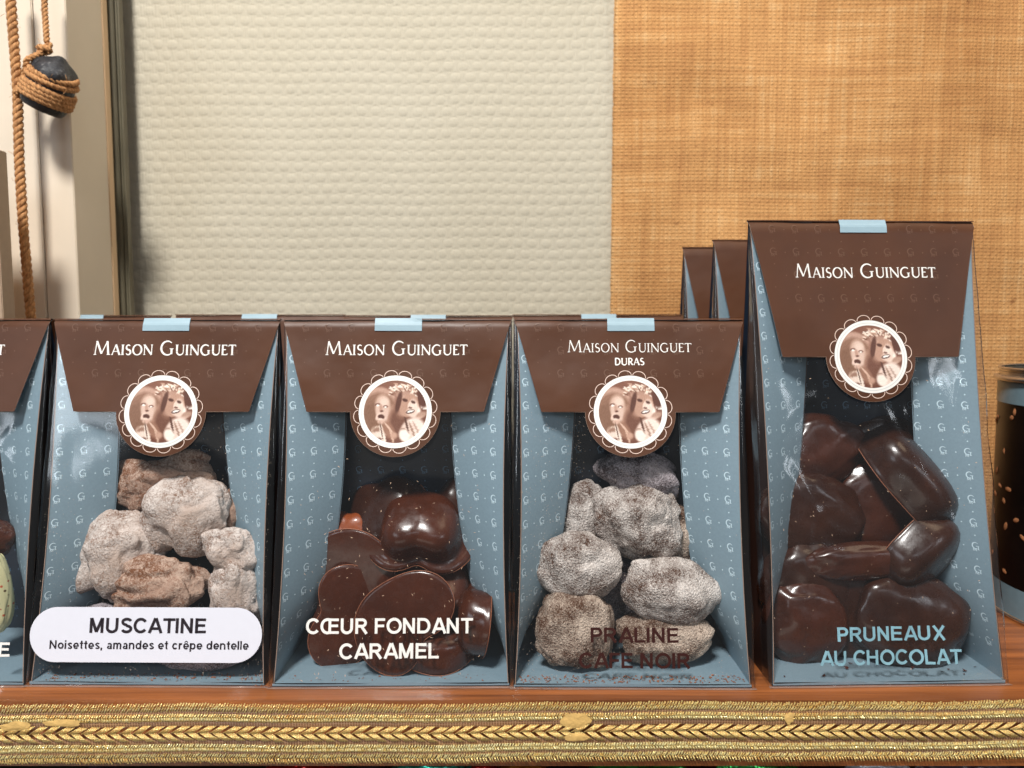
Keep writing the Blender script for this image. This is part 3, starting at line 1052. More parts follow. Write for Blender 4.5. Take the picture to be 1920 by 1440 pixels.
class Pack:
    def __init__(s, X, Yfront, H, label, group, flap_len, seed, yaw=0.0, shear=0.0, film='film', full=True):
        s.H, s.shear, s.seed = H, shear, seed
        s.L = math.hypot(D2, H)
        s.flap_len = flap_len
        s.t = thing('chocolate_pack', label, 'gift pack', (X, Yfront + D2, 0), yaw, group)
        s.X, s.Y = X, Yfront + D2
        s.yaw = yaw
        s.Minv = Matrix.Translation(Vector((X, Yfront + D2, 0))) @ Matrix.Rotation(yaw, 4, 'Z')
        s.Minv = s.Minv.inverted()
        s.build(film, full)

    def inw(s, t):
        t = max(0.0, min(1.0, t))
        return D2 * math.sqrt(max(0, 1 - (1 - t) ** 2)) * (0.25 + 0.75 * smooth(t, 0, .22)) * smooth(t, 0, .05) * 0.97

    def bow(s, t):
        return .24 * math.sin(math.pi * max(0, min(1, t))) ** .8 + .03

    def sh(s, p):
        return (p[0] + s.shear * p[2] / s.H, p[1], p[2])

    def front(s, x, d, off=0.0):
        """x across, d cm up the sloping front from the base"""
        t = d / s.L
        y = -D2 * (1 - t)
        cy, cz = s.H / s.L, D2 / s.L
        return s.sh((x, y - off * cy, s.H * t + off * cz))

    def wing(s, side, a, t, back=False, off=0.0):
        ye = -D2 * (1 - t)
        xe, xc = W2 - s.bow(t), W2 - max(s.inw(t), s.bow(t) * 1.2)
        x = xe + (xc - xe) * a
        y = ye * (1 - a)
        if back:
            y = -y
        # normal pointing into the bag
        L = math.hypot(xc - xe, ye) or 1
        n = (-abs(ye) / L, (-(xe - xc) / L) * (1 if not back else -1) * -1)
        n = (-abs(ye) / L, -(xe - xc) / L if not back else (xe - xc) / L)
        return s.sh((side * (x + n[0] * off), y + n[1] * off, s.H * t))

    def part(s, name, vf, m, smoothed=False, kind=None, label=None):
        o = obj(name, mesh(name, vf[0], vf[1], m, smoothed), s.t, kind=kind)
        if label:
            o['label'] = label
        return o

    def print2(s, name, vf2, surf, m, kind=None):
        if len(vf2[1]) and kind is None and 'print' in name and name not in ('picture_print',):
            pass
        """flat 2-D print mapped through a surface function"""
        return s.part(name, ([surf(x, y) for x, y in vf2[0]], vf2[1]), m, kind=kind)

    def film_off(s, x, d):
        k = 1.0 if s.film != 'film' else 0.45
        n = noise.noise(Vector((x * .28 + s.seed * 7.1, d * .18, s.seed)))
        n2 = noise.noise(Vector((x * .9 + s.seed * 3.1 + d * .35, d * .45, s.seed + 5)))
        e = smooth(W2 - abs(x), 0, 1.2) * (1 - smooth(d, s.L - s.flap_len - 1.2 - (1.8 if abs(x) < 2.6 else 0), s.L - s.flap_len - (1.8 if abs(x) < 2.6 else 0)))
        if s.film != 'film':
            for q_ in range(3):
                n8 = noise.noise(Vector((x * .32 + s.seed * 2.3 + q_ * 9, d * .17 + x * .08, q_ * 3.7)))
                n2 += .7 * math.exp(-(n8 / .05) ** 2)
        return 0.07 + k * (0.13 * n + 0.05 * n2) * e

    def build(s, film, full):
        H, L = s.H, s.L
        s.film = film
        # blue inner card: side panels, back panel, floor
        for side in (-1, 1):
            for bk in (False, True):
                vf = grid(6, 30, lambda a, t, side=side, bk=bk: s.wing(side, a, t, bk))
                s.part('side_panel', vf, M['blue_card'], True)
                vo = grid(6, 30, lambda a, t, side=side, bk=bk: s.wing(side, a, t, bk, -0.05))
                s.part('outer_side_panel', vo, M['dark_card'], True)
            if full:
                reg = pattern(0, 3, 0, H, lambda x, y: 0.02 < x < 2.96 and 0.7 < y < H - 0.4, ox=0.28 if side > 0 else .3, oy=.5)

                def surf(x, y, side=side):
                    t = y / H
                    xa = x if side < 0 else x
                    sl = math.hypot(s.inw(t), D2 * (1 - t)) or 1
                    return s.wing(side, min(1, xa / sl), t, False, 0.012)
                r2 = ([(p[0], p[1]) for p in reg[0]], reg[1])
                if side > 0:      # keep lettering readable on the mirrored side
                    r2 = ([(3.0 - p[0] - 0.02, p[1]) for p in reg[0]], reg[1])
                s.print2('monogram_print', r2, surf, M['pale_blue_print'], kind='stuff')
        s.part('back_panel', grid(2, 4, lambda u, w: s.sh(((u - .5) * 2 * W2, D2 * (1 - w) - .02, H * w))), M['shaded_blue_card'])
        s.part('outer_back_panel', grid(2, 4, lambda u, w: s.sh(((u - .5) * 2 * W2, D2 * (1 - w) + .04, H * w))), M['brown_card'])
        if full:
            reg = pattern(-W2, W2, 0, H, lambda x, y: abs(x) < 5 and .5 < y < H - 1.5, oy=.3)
            s.print2('monogram_print', reg, lambda x, y: s.sh((x, D2 * (1 - y / H) - .04, y)), M['shaded_blue_print'], kind='stuff')
        s.part('floor_panel', grid(4, 4, lambda u, w: ((u - .5) * 2 * (W2 - .05), (w - .5) * 2 * (D2 - .04), 0.13 + .05 * (1 - w) * abs(u - .5))), M['blue_card'])
        vb = box(-W2 - .02, W2 + .02, -D2 - .03, D2, 0.02, 0.06)
        s.part('base_card', vb, M['dark_card'])
        vb = grid(10, 1, lambda u, w: ((u - .5) * 2 * W2, -D2 - .045, 0.06 + w * (.10 + .03 * math.sin(u * 9 + s.seed))))
        s.part('base_fold', vb, M['blue_card'])
        # front edge of the side cards
        for side in (-1, 1):
            vf = grid(1, 12, lambda u, w, side=side: s.front(side * (W2 - s.bow(w) - .01 + (u - .5) * .035), w * L * .995, 0.02))
            s.part('card_rim', vf, M['card_edge'])
        # clear film: front pane wrapping round both sides
        WF = W2 + .14
        nU, nV = (64, 60) if film == 'film' else (130, 120)

        def fpt(u, w):
            k = (u - .5) * 2 * (WF + 1.0)
            d = -0.02 + w * (L * .985)
            tp = 1 - .03 * d / L
            if abs(k) <= WF:
                return s.front(k * tp, d, s.film_off(k, d))
            sg = 1 if k > 0 else -1
            ex = abs(k) - WF
            p = s.front(sg * WF * tp, d, s.film_off(sg * WF, d))
            wv = 0.06 * noise.noise(Vector((d * .5, s.seed, sg)))
            bx = min(ex, max(0.15, D2 * (1 - d / L)))
            return (p[0] + sg * (.03 + wv - .05 * ex), p[1] + bx, p[2])
        s.film_part = s.part('clear_film', grid(nU, nV, fpt), M[film], True)
        # welded film seam along the bottom
        vf = grid(40, 2, lambda u, w: ((u - .5) * 2 * (WF + .05), -D2 - .06 - .16 * w, 0.03 + .02 * math.sin(u * 30 + s.seed) * w))
        s.part('film_seam', vf, M['film_edge'], True)
        s.part('film_hem', tube([((k / 20 - .5) * 2 * (WF + .05), -D2 - .23, 0.035 + .01 * math.sin(k)) for k in range(21)], 0.012, 5), M['card_edge'])
        # brown flap folded over the ridge with a round tab
        fl = s.flap_len
        R = 2.04
        wb = 3.97

        tabx = .03 + .05 * math.sin(s.seed * 5.0)

        def flap(x, sd, off=0.0):
            """sd = distance down from the ridge"""
            wav = 0.09 * noise.noise(Vector((x * .3 + s.seed * 9, sd * .35, 2.2))) + 0.03 * noise.noise(Vector((x * .9 + s.seed * 9, sd * .5, 7.2))) + (0.06 + .05 * math.sin(s.seed * 2.1)) * (sd / fl) ** 2
            o = 0.16 + wav + off
            if sd < 0.25:
                o = 0.16 * math.sqrt(max(0, sd / .25)) + wav + off
            return s.front(x, L - sd, o)
        s.flap = flap
        rows = []
        nR, nC = 22, 24
        vs, fs = [], []
        for j in range(nR + 1):
            sd = fl * j / nR
            hw = W2 + .06 + (wb - W2) * (sd / fl)
            for i in range(nC + 1):
                vs.append(flap((i / nC * 2 - 1) * hw, sd))
        for j in range(nR):
            for i in range(nC):
                a = j * (nC + 1) + i
                fs.append((a, a + 1, a + nC + 2, a + nC + 1))
        b0 = len(vs)
        nT = 16
        for j in range(nT + 1):
            th = math.pi / 2 * j / nT
            sd = fl + R * math.sin(th)
            hw = R * math.cos(th) + 1e-4
            for i in range(17):
                vs.append(flap((i / 16 * 2 - 1) * hw, sd + (-.002 if j == 0 else 0)))
        for j in range(nT):
            for i in range(16):
                a = b0 + j * 17 + i
                fs.append((a, a + 1, a + 18, a + 17))
        me = mesh('flap', vs, fs, M['brown_card'], True)
        s.flap_obj = obj('flap', me, s.t)
        vs2 = [(p[0], p[1] + .03, p[2] - .006) for p in vs]
        obj('flap_lining', mesh('flap_lining', vs2, fs, M['blue_card'], True), s.t)
        hw0 = W2 + .06
        line = [(-hw0 + (hw0 - wb) * q_, fl * q_) for q_ in np.linspace(.03, 1, 12)] + [(-R, fl + .01)] + \
               [(-R * math.cos(a_), fl + R * math.sin(a_)) for a_ in np.linspace(0, math.pi, 36)] + [(R, fl + .01)] + \
               [(hw0 - (hw0 - wb) * q_, fl * q_) for q_ in np.linspace(1, .03, 12)]
        s.part('flap_edge', tube([Vector(flap(x, y)) + Vector((0, .012, -.006)) for x, y in line], 0.014, 4), M['card_edge'])
        # ridge fold joining flap and back panel
        vf = grid(24, 5, lambda u, w: s.sh(((u - .5) * 2 * (W2 + .06), -0.0 + .10 * math.cos(math.pi * (1 - w)) + (.0), H + .012 + .06 * math.sin(math.pi * w) + .02 * noise.noise(Vector((u * 4, s.seed, 0))))))
        s.part('ridge_fold', vf, M['brown_card'], True)
        # light blue locking tab at the ridge
        tw = 1.08
        vf = grid(6, 6, lambda u, w: flap((u - .5) * 2 * tw + tabx, .02 + w * .52, 0.04) if w > 0.0 else s.sh(((u - .5) * 2 * tw + tabx, -.08, H + .09)))
        s.part('locking_tab', vf, M['blue_tab'])
        # faint monograms on the flap
        if full:
            def ins(x, y):
                y = -y
                if abs(x) > W2 - .35 - (y / fl) * 1.2:
                    return False
                return .12 < y < fl * .72 and not (abs(x) < 1.35 and y < .75)
            reg = pattern(-W2, W2, -fl, 0, ins, ox=.05, oy=-.42)
            s.print2('faint_monogram_print', reg, lambda x, y: flap(x, -y, .007), M['faint_print'], kind='stuff')
            # medallion
            mo = obj('picture_print', emblem_mesh(1.45, lambda x, y: flap(x, fl - y, .008)), s.t)
            ring = []
            for r0, r1, mt in ((1.43, 1.66, 'w'),):
                n = 96
                vv, ff = [], []
                for k in range(n):
                    an = 2 * math.pi * k / n
                    for r in (r0, r1):
                        vv.append((r * math.cos(an), r * math.sin(an)))
                for k in range(n):
                    a, b = 2 * k, 2 * ((k + 1) % n)
                    ff.append((a, a + 1, b + 1, b))
                s.print2('medallion_ring', (vv, ff), lambda x, y: flap(x, fl - y, .012), M['white_print'])
            n = 96
            vv, ff = [], []
            for k in range(n):
                an = 2 * math.pi * k / n
                for r in (1.525, 1.55):
                    vv.append((r * math.cos(an), r * math.sin(an)))
            for k in range(n):
                a, b = 2 * k, 2 * ((k + 1) % n)
                ff.append((a, a + 1, b + 1, b))
            s.print2('medallion_line', (vv, ff), lambda x, y: flap(x, fl - y, .016), M['silver_print'])
            sc = []
            NS = 16
            for k in range(NS):
                am = 2 * math.pi * (k + .35) / NS
                cx, cy = 1.66 * math.cos(am), 1.66 * math.sin(am)
                p = []
                for i in range(13):
                    b = -math.pi / 2 + math.pi * i / 12
                    lx, ly = .24 * math.cos(b), .30 * math.sin(b)
                    p.append((cx + lx * math.cos(am) - ly * math.sin(am), cy + lx * math.sin(am) + ly * math.cos(am)))
                sc.append(ribbon2(p, .03))
            s.print2('scallop_print', join2(sc), lambda x, y: flap(x, fl - y, .010), M['cream_print'])

    # helpers for texts (x centre, distance etc. in cm)
    def brand(s, down, width, tk=.15, tn=.065, cx=0.0):
        v, f, w = serif_text(["MAISON", "GUINGUET"], tk, tn)
        v = fit2(v, width=width, w0=w, cx=cx)
        s.print2('shop_name_print', (v, f), lambda x, y: s.flap(x, down - y, .011), M['white_print'])

    def ftext(s, txt, cx, base, width, cap, m, name='product_name_print', off=0.03):
        v, f, w = sans_text(txt)
        v = fit2(v, width=width, cap=cap, w0=w, cap0=1.0, cx=cx, y0=base)
        s.print2(name, (v, f), lambda x, y: s.front(x, y, s.film_off(x, y) + off), M[m])

    def up(s, py):
        """photo row -> distance up the sloping front (for packs in the front row)"""
        lo, hi = 0.0, s.L
        for _ in range(40):
            mid = (lo + hi) / 2
            p = s.front(0, mid)
            z, y = p[2], p[1] + s.Y
            dx = y
            cz = math.cos(PITCH) * y - math.sin(PITCH) * (z - CAMZ)
            cv = -(math.cos(PITCH) * (z - CAMZ) + math.sin(PITCH) * y)
            row = 720 + F * cv / cz
            if row > py:
                lo = mid
            else:
                hi = mid
        return (lo + hi) / 2

    def xat(s, px, py):
        d = s.up(py)
        p = s.front(0, d)
        w = at(px, py, p[1] + s.Y)
        return w.x - s.X - (p[0])


G1 = 'packs in the front row on the shelf'
Y0 = 31.6
P0 = Pack(-26.75, Y0, 16.1, 'pack at the far left, cut by the photo edge, its film reflecting white', G1, 4.27, 1, film='film_crumpled', shear=.1)
P1 = Pack(-16.08, Y0, 16.1, 'pack of beige powdered lumps with a white oval MUSCATINE label', G1, 4.27, 2, shear=.1, yaw=math.radians(-.6))
P2 = Pack(-5.35, Y0 - .1, 16.1, 'pack of glossy brown heart chocolates lettered COEUR FONDANT CARAMEL in white', G1, 4.27, 3, shear=.05, yaw=math.radians(.5))
P3 = Pack(5.31, Y0 - .2, 16.1, 'pack of grey powdered lumps lettered PRALINE CAFE NOIR in dark brown', G1, 4.27, 4, shear=.08, yaw=math.radians(-.4))
P4 = Pack(16.6, Y0 + .05, 20.6, 'tallest front pack, of dark chocolates lettered PRUNEAUX AU CHOCOLAT in light blue', G1, 6.25, 5, yaw=math.radians(1.5), shear=-.55, film='film_crumpled')

for P, dn, wd, tk in ((P0, 1.66, 6.55, .13), (P1, 1.66, 6.55, .145), (P2, 1.66, 6.5, .125), (P3, 1.52, 5.65, .10), (P4, 2.62, 6.45, .125)):
    P.brand(dn, wd, tk=tk, tn=.07 if tk > .12 else .055)
v, f, w = serif_text(["DURAS"], .2, .12, small=1.0)
v = fit2(v, width=1.36, w0=w)
P3.print2('town_name_print', (v, f), lambda x, y: P3.flap(x, 2.12 - y, .011), M['white_print'])


def place_text(P, txt, x0, x1, ytop, ybase, m, **kw):
    a, b = P.xat(x0, ybase), P.xat(x1, ybase)
    base = P.up(ybase)
    P.ftext(txt, (a + b) / 2, base, b - a, P.up(ytop) - base, m, **kw)


place_text(P2, "CŒUR FONDANT", 574, 886, 1158, 1187, 'white_print')
place_text(P2, "CARAMEL", 636, 822, 1205, 1234, 'white_print')
place_text(P3, "PRALINE", 1108, 1272, 1176, 1204, 'brown_text')
place_text(P3, "CAFE NOIR", 1086, 1294, 1223, 1252, 'brown_text')
place_text(P4, "PRUNEAUX", 1563, 1769, 1173, 1200, 'blue_text')
place_text(P4, "AU CHOCOLAT", 1531, 1800, 1217, 1245, 'blue_text')
place_text(P0, "E", 1, 21, 1203, 1230, 'white_print')
# oval white label on the first pack
xa, xb = P1.xat(61, 1188), P1.xat(496, 1188)
ya, yb = P1.up(1240), P1.up(1137)
r = (yb - ya) / 2
cyl = (ya + yb) / 2
pts = [(xb - r + r * math.cos(a), cyl + r * math.sin(a)) for a in np.linspace(-math.pi / 2, math.pi / 2, 24)] + \
      [(xa + r + r * math.cos(a), cyl + r * math.sin(a)) for a in np.linspace(math.pi / 2, 3 * math.pi / 2, 24)]
# strip mesh: pair upper and lower outline points
up_ = sorted([p for p in pts if p[1] >= cyl], key=lambda p: p[0])
vv, ff = [], []
for p in up_:
    for k in range(5):
        vv.append((p[0], cyl + (p[1] - cyl) * (k / 2 - 1)))
for i in range(len(up_) - 1):
    for k in range(4):
        a = i * 5 + k
        ff.append((a, a + 5, a + 6, a + 1))
# finer middle
big_i = max(range(len(up_) - 1), key=lambda i: up_[i + 1][0] - up_[i][0])
P1.print2('oval_label', (vv, ff), lambda x, y: P1.front(x, y, P1.film_off(x, y) + .045 if False else 0.20), M['label_white'])
for (t_, x0_, x1_, yt, yb_, of) in (("MUSCATINE", 173, 391, 1157, 1185, .19), ("Noisettes, amandes et crêpe dentelle", 98, 471, 1199, 1215, .175)):
    a, b = P1.xat(x0_, yb_), P1.xat(x1_, yb_)
    base = P1.up(yb_)
    v, f, w = sans_text(t_, of)
    v = fit2(v, width=b - a, cap=P1.up(yt) - base, w0=w, cap0=1.0, cx=(a + b) / 2, y0=base)
    P1.print2('label_text_print', (v, f), lambda x, y: P1.front(x, y, .215), M['black_text'])

# prints belong to the flap or to the film they are printed on
for P in (P0, P1, P2, P3, P4):
    for o in list(P.t.children):
        n_ = o.name.split('.')[0]
        if n_ in ('picture_print', 'medallion_ring', 'medallion_line', 'scallop_print', 'faint_monogram_print', 'shop_name_print', 'town_name_print', 'locking_tab'):
            o.parent = P.flap_obj
        elif n_ in ('product_name_print', 'oval_label', 'label_text_print', 'film_seam', 'film_hem'):
            o.parent = P.film_part

# packs behind
G2 = 'packs in the back row showing only their top edge'
for i, (X, lab) in enumerate(((-26.4, 'back-row pack whose thin brown top edge shows above the far left pack'), (-15.6, 'back-row pack whose top edge peeps out behind the MUSCATINE pack'),
                              (-5.2, 'back-row pack whose top edge peeps out behind the COEUR FONDANT pack'), (5.3, 'back-row pack whose top edge peeps out behind the PRALINE pack'))):
    Pack(X, 43.2, 16.42 + .05 * (i % 2), lab, G2, 4.27, 10 + i, full=False)
G3 = 'tall packs behind the prune pack'
Pack(16.1, 37.6, 20.41, 'tall pack directly behind the PRUNEAUX pack, its left edge and flap corner in view', G3, 6.25, 20, full=False)
Pack(15.85, 43.6, 20.65, 'rearmost tall pack, second behind the PRUNEAUX pack, only its left corner in view', G3, 6.25, 21, full=False)

# ------------------------------------------------------------------ contents
def keep_inside(o, meshes, px, py, Y, P):
    """slide a sweet back along its line of sight until it clears the film"""
    if P is None:
        return
    V_ = np.concatenate([np.array([tuple(v.co) for v in me.vertices]) for me in meshes]) / CM
    for k in range(40):
        c = at(px, py, Y + .1 * k)
        z = V_[:, 2] + c.z
        y = V_[:, 1] + c.y
        film = (P.Y - D2) + D2 * z / P.H + abs(P.yaw) * 2
        if (y - film).min() > .04:
            break
    lift = max(0.0, .16 - (V_[:, 2] + c.z).min())
    # stay between the two side cards and in front of the sloping back
    lx = V_[:, 0] + c.x - P.X
    tt = np.clip((V_[:, 2] + c.z) / P.H, 0, 1)
    lim = W2 - .12 - P.bow(.5) + P.shear * 0
    over_r = (lx - P.shear * tt - lim).max()
    over_l = (-lx + P.shear * tt - lim).max()
    dx = 0.0
    if over_r > 0 and over_l < 0:
        dx = -min(over_r, -over_l)
    elif over_l > 0 and over_r < 0:
        dx = min(over_l, -over_r)
    o.location = Vector((c.x + dx, c.y, c.z + min(lift, .6))) * CM
    back = P.Y + D2 * (1 - tt) - .06
    for me in meshes:
        for v_ in me.vertices:                      # flatten the hidden rear against the back card
            wy = v_.co.y / CM + c.y
            t_ = min(1.0, max(0.0, (v_.co.z / CM + c.z) / P.H))
            yb = P.Y + D2 * (1 - t_) - .06
            if wy > yb:
                v_.co.y = (yb - c.y) * CM
            xl = v_.co.x / CM + c.x + dx - P.X - P.shear * t_
            if abs(xl) > lim:
                v_.co.x -= (abs(xl) - lim) * (1 if xl > 0 else -1) * CM


def pack_of(px):
    return P0 if px < 60 else P1 if px < 505 else P2 if px < 960 else P3 if px < 1420 else P4


bm = bmesh.new()
bmesh.ops.create_icosphere(bm, subdivisions=5, radius=1.0)
bm.verts.ensure_lookup_table()
ICO = np.array([tuple(v.co) for v in bm.verts])
ICOF = [tuple(v.index for v in f.verts) for f in bm.faces]
bm.free()


def ray_off(px, py, Y):
    return at(px, py, Y)


def lump(name, label, cat, group, px, py, Y, w, h, d, rot, mat, seed, rough=1.0, yaw=0.0, feats=(), box_=0.0, fine=1.0, fold=1.0):
    """irregular sweet: w, h in photo px at that depth, d in cm; rot in degrees (picture plane, counter-clockwise)"""
    c = at(px, py, Y)
    cz = Y / (math.cos(PITCH) - (py - 720) / F * math.sin(PITCH))
    sx, sz = w / 2 * cz / F, h / 2 * cz / F
    P = ICO.copy()
    if box_:
        P = np.sign(P) * np.abs(P) ** (1 - box_)
        P /= np.maximum(1e-6, np.linalg.norm(P, axis=1) ** .35)[:, None]
    out = np.empty_like(P)
    s0 = seed * 13.37
    if mat in ('powder_beige', 'powder_rust'):
        fine, fold = 1.0, 1.6
    for i in range(len(P)):
        p = P[i]
        a = Vector((p[0] * .9 + s0, p[1] * .9, p[2] * .9 + s0))
        n1 = noise.noise(a * 1.3)
        n2 = noise.noise(a * 2.9)
        n3 = noise.noise(a * 6.5)
        n4 = noise.noise(a * 14)
        n5 = noise.noise(a * 30)
        n6 = noise.noise(a * 1.15 + Vector((9, 3, 1)))
        n7 = noise.noise(a * 1.4 + Vector((2, 8, 5)))
        r = 1 + rough * (.20 * n1 + .085 * n2 + fine * (.040 * n3 + .022 * n4 + .013 * n5))
        r += fold * rough * (.07 * math.tanh(n6 * 9) - .07 * math.exp(-(n6 / .05) ** 2) + .045 * math.tanh(n7 * 12))
        q_ = p * r
        for (fx, fy, fz, amp, wid) in feats:
            dd = (p[0] - fx) ** 2 + (p[1] - fy) ** 2 + (p[2] - fz) ** 2
            q_ = q_ * (1 + amp * math.exp(-dd / wid))
        out[i] = q_
    out *= np.array([sx, d / 2, sz]) / 1.03
    R = Matrix.Rotation(math.radians(-rot), 3, 'Y') @ Matrix.Rotation(math.radians(yaw), 3, 'Z')
    out = out @ np.array(R).T
    o = obj(name, mesh(name, out, ICOF, M[mat], True), loc=c)
    if name != 'wrapped_sweet':
        keep_inside(o, [o.data], px, py, Y, pack_of(px))
    tag(o, label, cat, group)
    return o


GA = 'beige powdered lumps in the MUSCATINE pack'
T = 'truffle'
lump('truffle', 'dark topped brown lump highest in the MUSCATINE pack, under the round emblem', T, GA, 303, 902, 35.2, 185, 104, 2.2, 8, 'powder_rust', 1)
lump('truffle', 'largest pale lump in the middle of the MUSCATINE pack', T, GA, 356, 966, 34.1, 176, 150, 2.2, 22, 'powder_beige', 2, .9, feats=((-.9, -.2, -.2, .12, .08),))
lump('truffle', 'brown lump half hidden behind the largest pale one, at its right', T, GA, 436, 965, 35.3, 70, 110, 1.8, 0, 'powder_rust', 3)
lump('truffle', 'pale lump at the left of the MUSCATINE pack with a pointed nose at lower left', T, GA, 202, 1045, 33.5, 145, 170, 2.0, -8, 'powder_beige', 4, 1.0, feats=((-.78, -.1, -.62, 1.05, .05), (.6, -.2, .6, .1, .2)))
lump('truffle', 'rusty brown knobbly lump above the middle of the white oval label', T, GA, 296, 1105, 33.2, 190, 115, 2.0, 8, 'powder_rust', 5, 1.2, feats=((-.1, -.95, .3, .14, .03), (.7, -.4, .6, .12, .06), (.2, -.95, -.1, .1, .03)))
lump('truffle', 'small flat pale lump leaning on the right wall like a mushroom cap', T, GA, 437, 1030, 33.2, 108, 82, 1.5, -14, 'powder_beige', 6, .9, feats=((-.9, -.2, .2, .2, .1),))
lump('truffle', 'upright pale brown lump under the mushroom cap piece at the right', T, GA, 442, 1108, 33.3, 100, 140, 1.8, 4, 'powder_beige', 7, .8, box_=.25)
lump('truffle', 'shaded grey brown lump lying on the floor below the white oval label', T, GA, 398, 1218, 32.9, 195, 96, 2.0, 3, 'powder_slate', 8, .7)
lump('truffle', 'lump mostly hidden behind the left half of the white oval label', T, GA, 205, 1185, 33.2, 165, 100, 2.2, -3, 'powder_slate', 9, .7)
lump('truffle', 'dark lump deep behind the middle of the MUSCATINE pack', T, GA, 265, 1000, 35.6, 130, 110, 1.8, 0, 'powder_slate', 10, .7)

GB = 'grey powdered lumps in the PRALINE pack'
lump('truffle', 'slate grey lump highest in the PRALINE pack, tilted under the round emblem', T, GB, 1198, 892, 35.0, 168, 98, 2.2, -22, 'powder_slate', 11, .75)
lump('truffle', 'pale flat lump wedged against the left wall of the PRALINE pack', T, GB, 1092, 965, 35.2, 80, 125, 1.8, -10, 'powder_grey', 12, .7, box_=.3)
lump('truffle', 'big lump with a folded brow in the centre of the PRALINE pack', T, GB, 1202, 978, 34.0, 172, 150, 2.3, -40, 'powder_grey', 13, .95, feats=((-.2, -.9, -.1, -.12, .03), (-.4, -.8, .2, .08, .05)))
lump('truffle', 'brown edged lump half hidden at the right behind the centre one', T, GB, 1270, 1005, 35.2, 80, 140, 1.8, 8, 'powder_brown', 14, .7)
lump('truffle', 'round lump with a slit shaped dent at mid left of the PRALINE pack', T, GB, 1087, 1060, 33.5, 166, 140, 2.1, 6, 'powder_grey', 15, .65, feats=((.05, -.98, .22, -.13, .012), (.25, -.95, .25, -.13, .012), (.9, -.1, .0, .12, .1)))
lump('truffle', 'broad lump with an oval swelling at mid right of the PRALINE pack', T, GB, 1258, 1112, 33.3, 182, 130, 2.2, -14, 'powder_grey', 16, .6, feats=((.45, -.85, .0, .10, .12), (-.8, -.1, .55, .15, .1)))
lump('truffle', 'blocky brown lump standing at the bottom left of the PRALINE pack', T, GB, 1076, 1200, 33.0, 150, 148, 2.0, 3, 'powder_brown', 17, .6, box_=.45, feats=((.6, -.5, -.75, .18, .06),))
lump('truffle', 'flat lump lying at the bottom right under the PRALINE lettering', T, GB, 1247, 1210, 33.5, 184, 96, 2.0, 2, 'powder_brown', 18, .6, box_=.35)
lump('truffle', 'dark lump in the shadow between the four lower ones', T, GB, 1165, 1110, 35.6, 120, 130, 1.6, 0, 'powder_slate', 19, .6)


# moulded heart chocolates
def heart_r(th):
    a = (th - math.pi / 2 + math.pi) % (2 * math.pi) - math.pi
    r = 1.0 - .32 * math.exp(-(a / .40) ** 2)
    b = (th + math.pi / 2 + math.pi) % (2 * math.pi) - math.pi
    r += .10 * math.exp(-(b / .5) ** 2)
    return r * (1 + .05 * math.cos(2 * th))


def moulded(label, px, py, Y, size, axis, roll, mat='choc', hgt=1.15, seed=1, group=None, squash=1.0, inset=.95, rfn=heart_r, cat='chocolate', name='moulded_chocolate'):
    """axis = direction in which the dome points; the flat foot faces the other way"""
    prof = [(0.0, 0.0), (0.0, .5), (0.0, .93), (.015, .985), (.05, 1.0), (.10, .99), (.13, .93), (.17, .83), (.24, .79), (.5, .77), (.70, .735), (.84, .67), (.94, .57), (1.0, .42), (1.03, .22), (1.04, 0.0)]
    prof = [(z_, r_ if z_ < .12 else r_ / .77 * inset) for z_, r_ in prof]
    prof = [(z_, min(r_, .985) if z_ >= .12 else r_) for z_, r_ in prof]
    SEG = 72
    vs, fs = [], []
    for z, r in prof:
        for k in range(SEG):
            th = 2 * math.pi * k / SEG
            bl = smooth(z, .1, .6)
            rr = r * (rfn(th) * (1 - .5 * bl) + .5 * bl * (.95 + .09 * math.cos(4 * th + 3.14159))) * size
            wob = 1 + .025 * noise.noise(Vector((math.cos(th) * 1.5 + seed, math.sin(th) * 1.5, z)))
            dz = .03 * noise.noise(Vector((math.cos(th) * r * 2 + seed, math.sin(th) * r * 2, 3)))
            vs.append(Vector((rr * math.cos(th) * wob, rr * math.sin(th) * wob * squash, z * hgt + dz)))
    for i in range(len(prof) - 1):
        for k in range(SEG):
            a, b = i * SEG + k, i * SEG + (k + 1) % SEG
            fs.append((a, b, b + SEG, a + SEG))
    ax_ = Vector(axis).normalized()
    # frame: local Z -> axis, local Y -> roll direction in the picture plane
    upv = Vector((math.sin(math.radians(roll)) * -1, 0, math.cos(math.radians(roll))))
    yv = (upv - ax_ * upv.dot(ax_)).normalized()
    xv = yv.cross(ax_)
    R = Matrix((xv, yv, ax_)).transposed()
    vs = [R @ p for p in vs]
    o = thing(name, label, cat, at(px, py, Y), 0, group)
    bo = obj('body', mesh(name, vs, fs, M[mat], True), o)
    rim = [R @ Vector((size * rfn(2 * math.pi * k / 60) * math.cos(2 * math.pi * k / 60) * 1.003, size * squash * rfn(2 * math.pi * k / 60) * math.sin(2 * math.pi * k / 60) * 1.003, .03 * hgt)) for k in range(61)]
    v, f = tube(rim, 0.017, 4, caps=False)
    obj('scraped_rim', mesh('scraped_rim', v, f, M['rim']), o)
    keep_inside(o, [bo.data], px, py, Y, pack_of(px))
    return o


GC = 'moulded chocolates in the caramel pack'


def bean_r(th):
    a = (th - math.pi / 2 + math.pi) % (2 * math.pi) - math.pi
    return 1.02 + .13 * math.cos(2 * th) - .30 * math.exp(-(a / .62) ** 2) + .05 * math.sin(3 * th + 1)


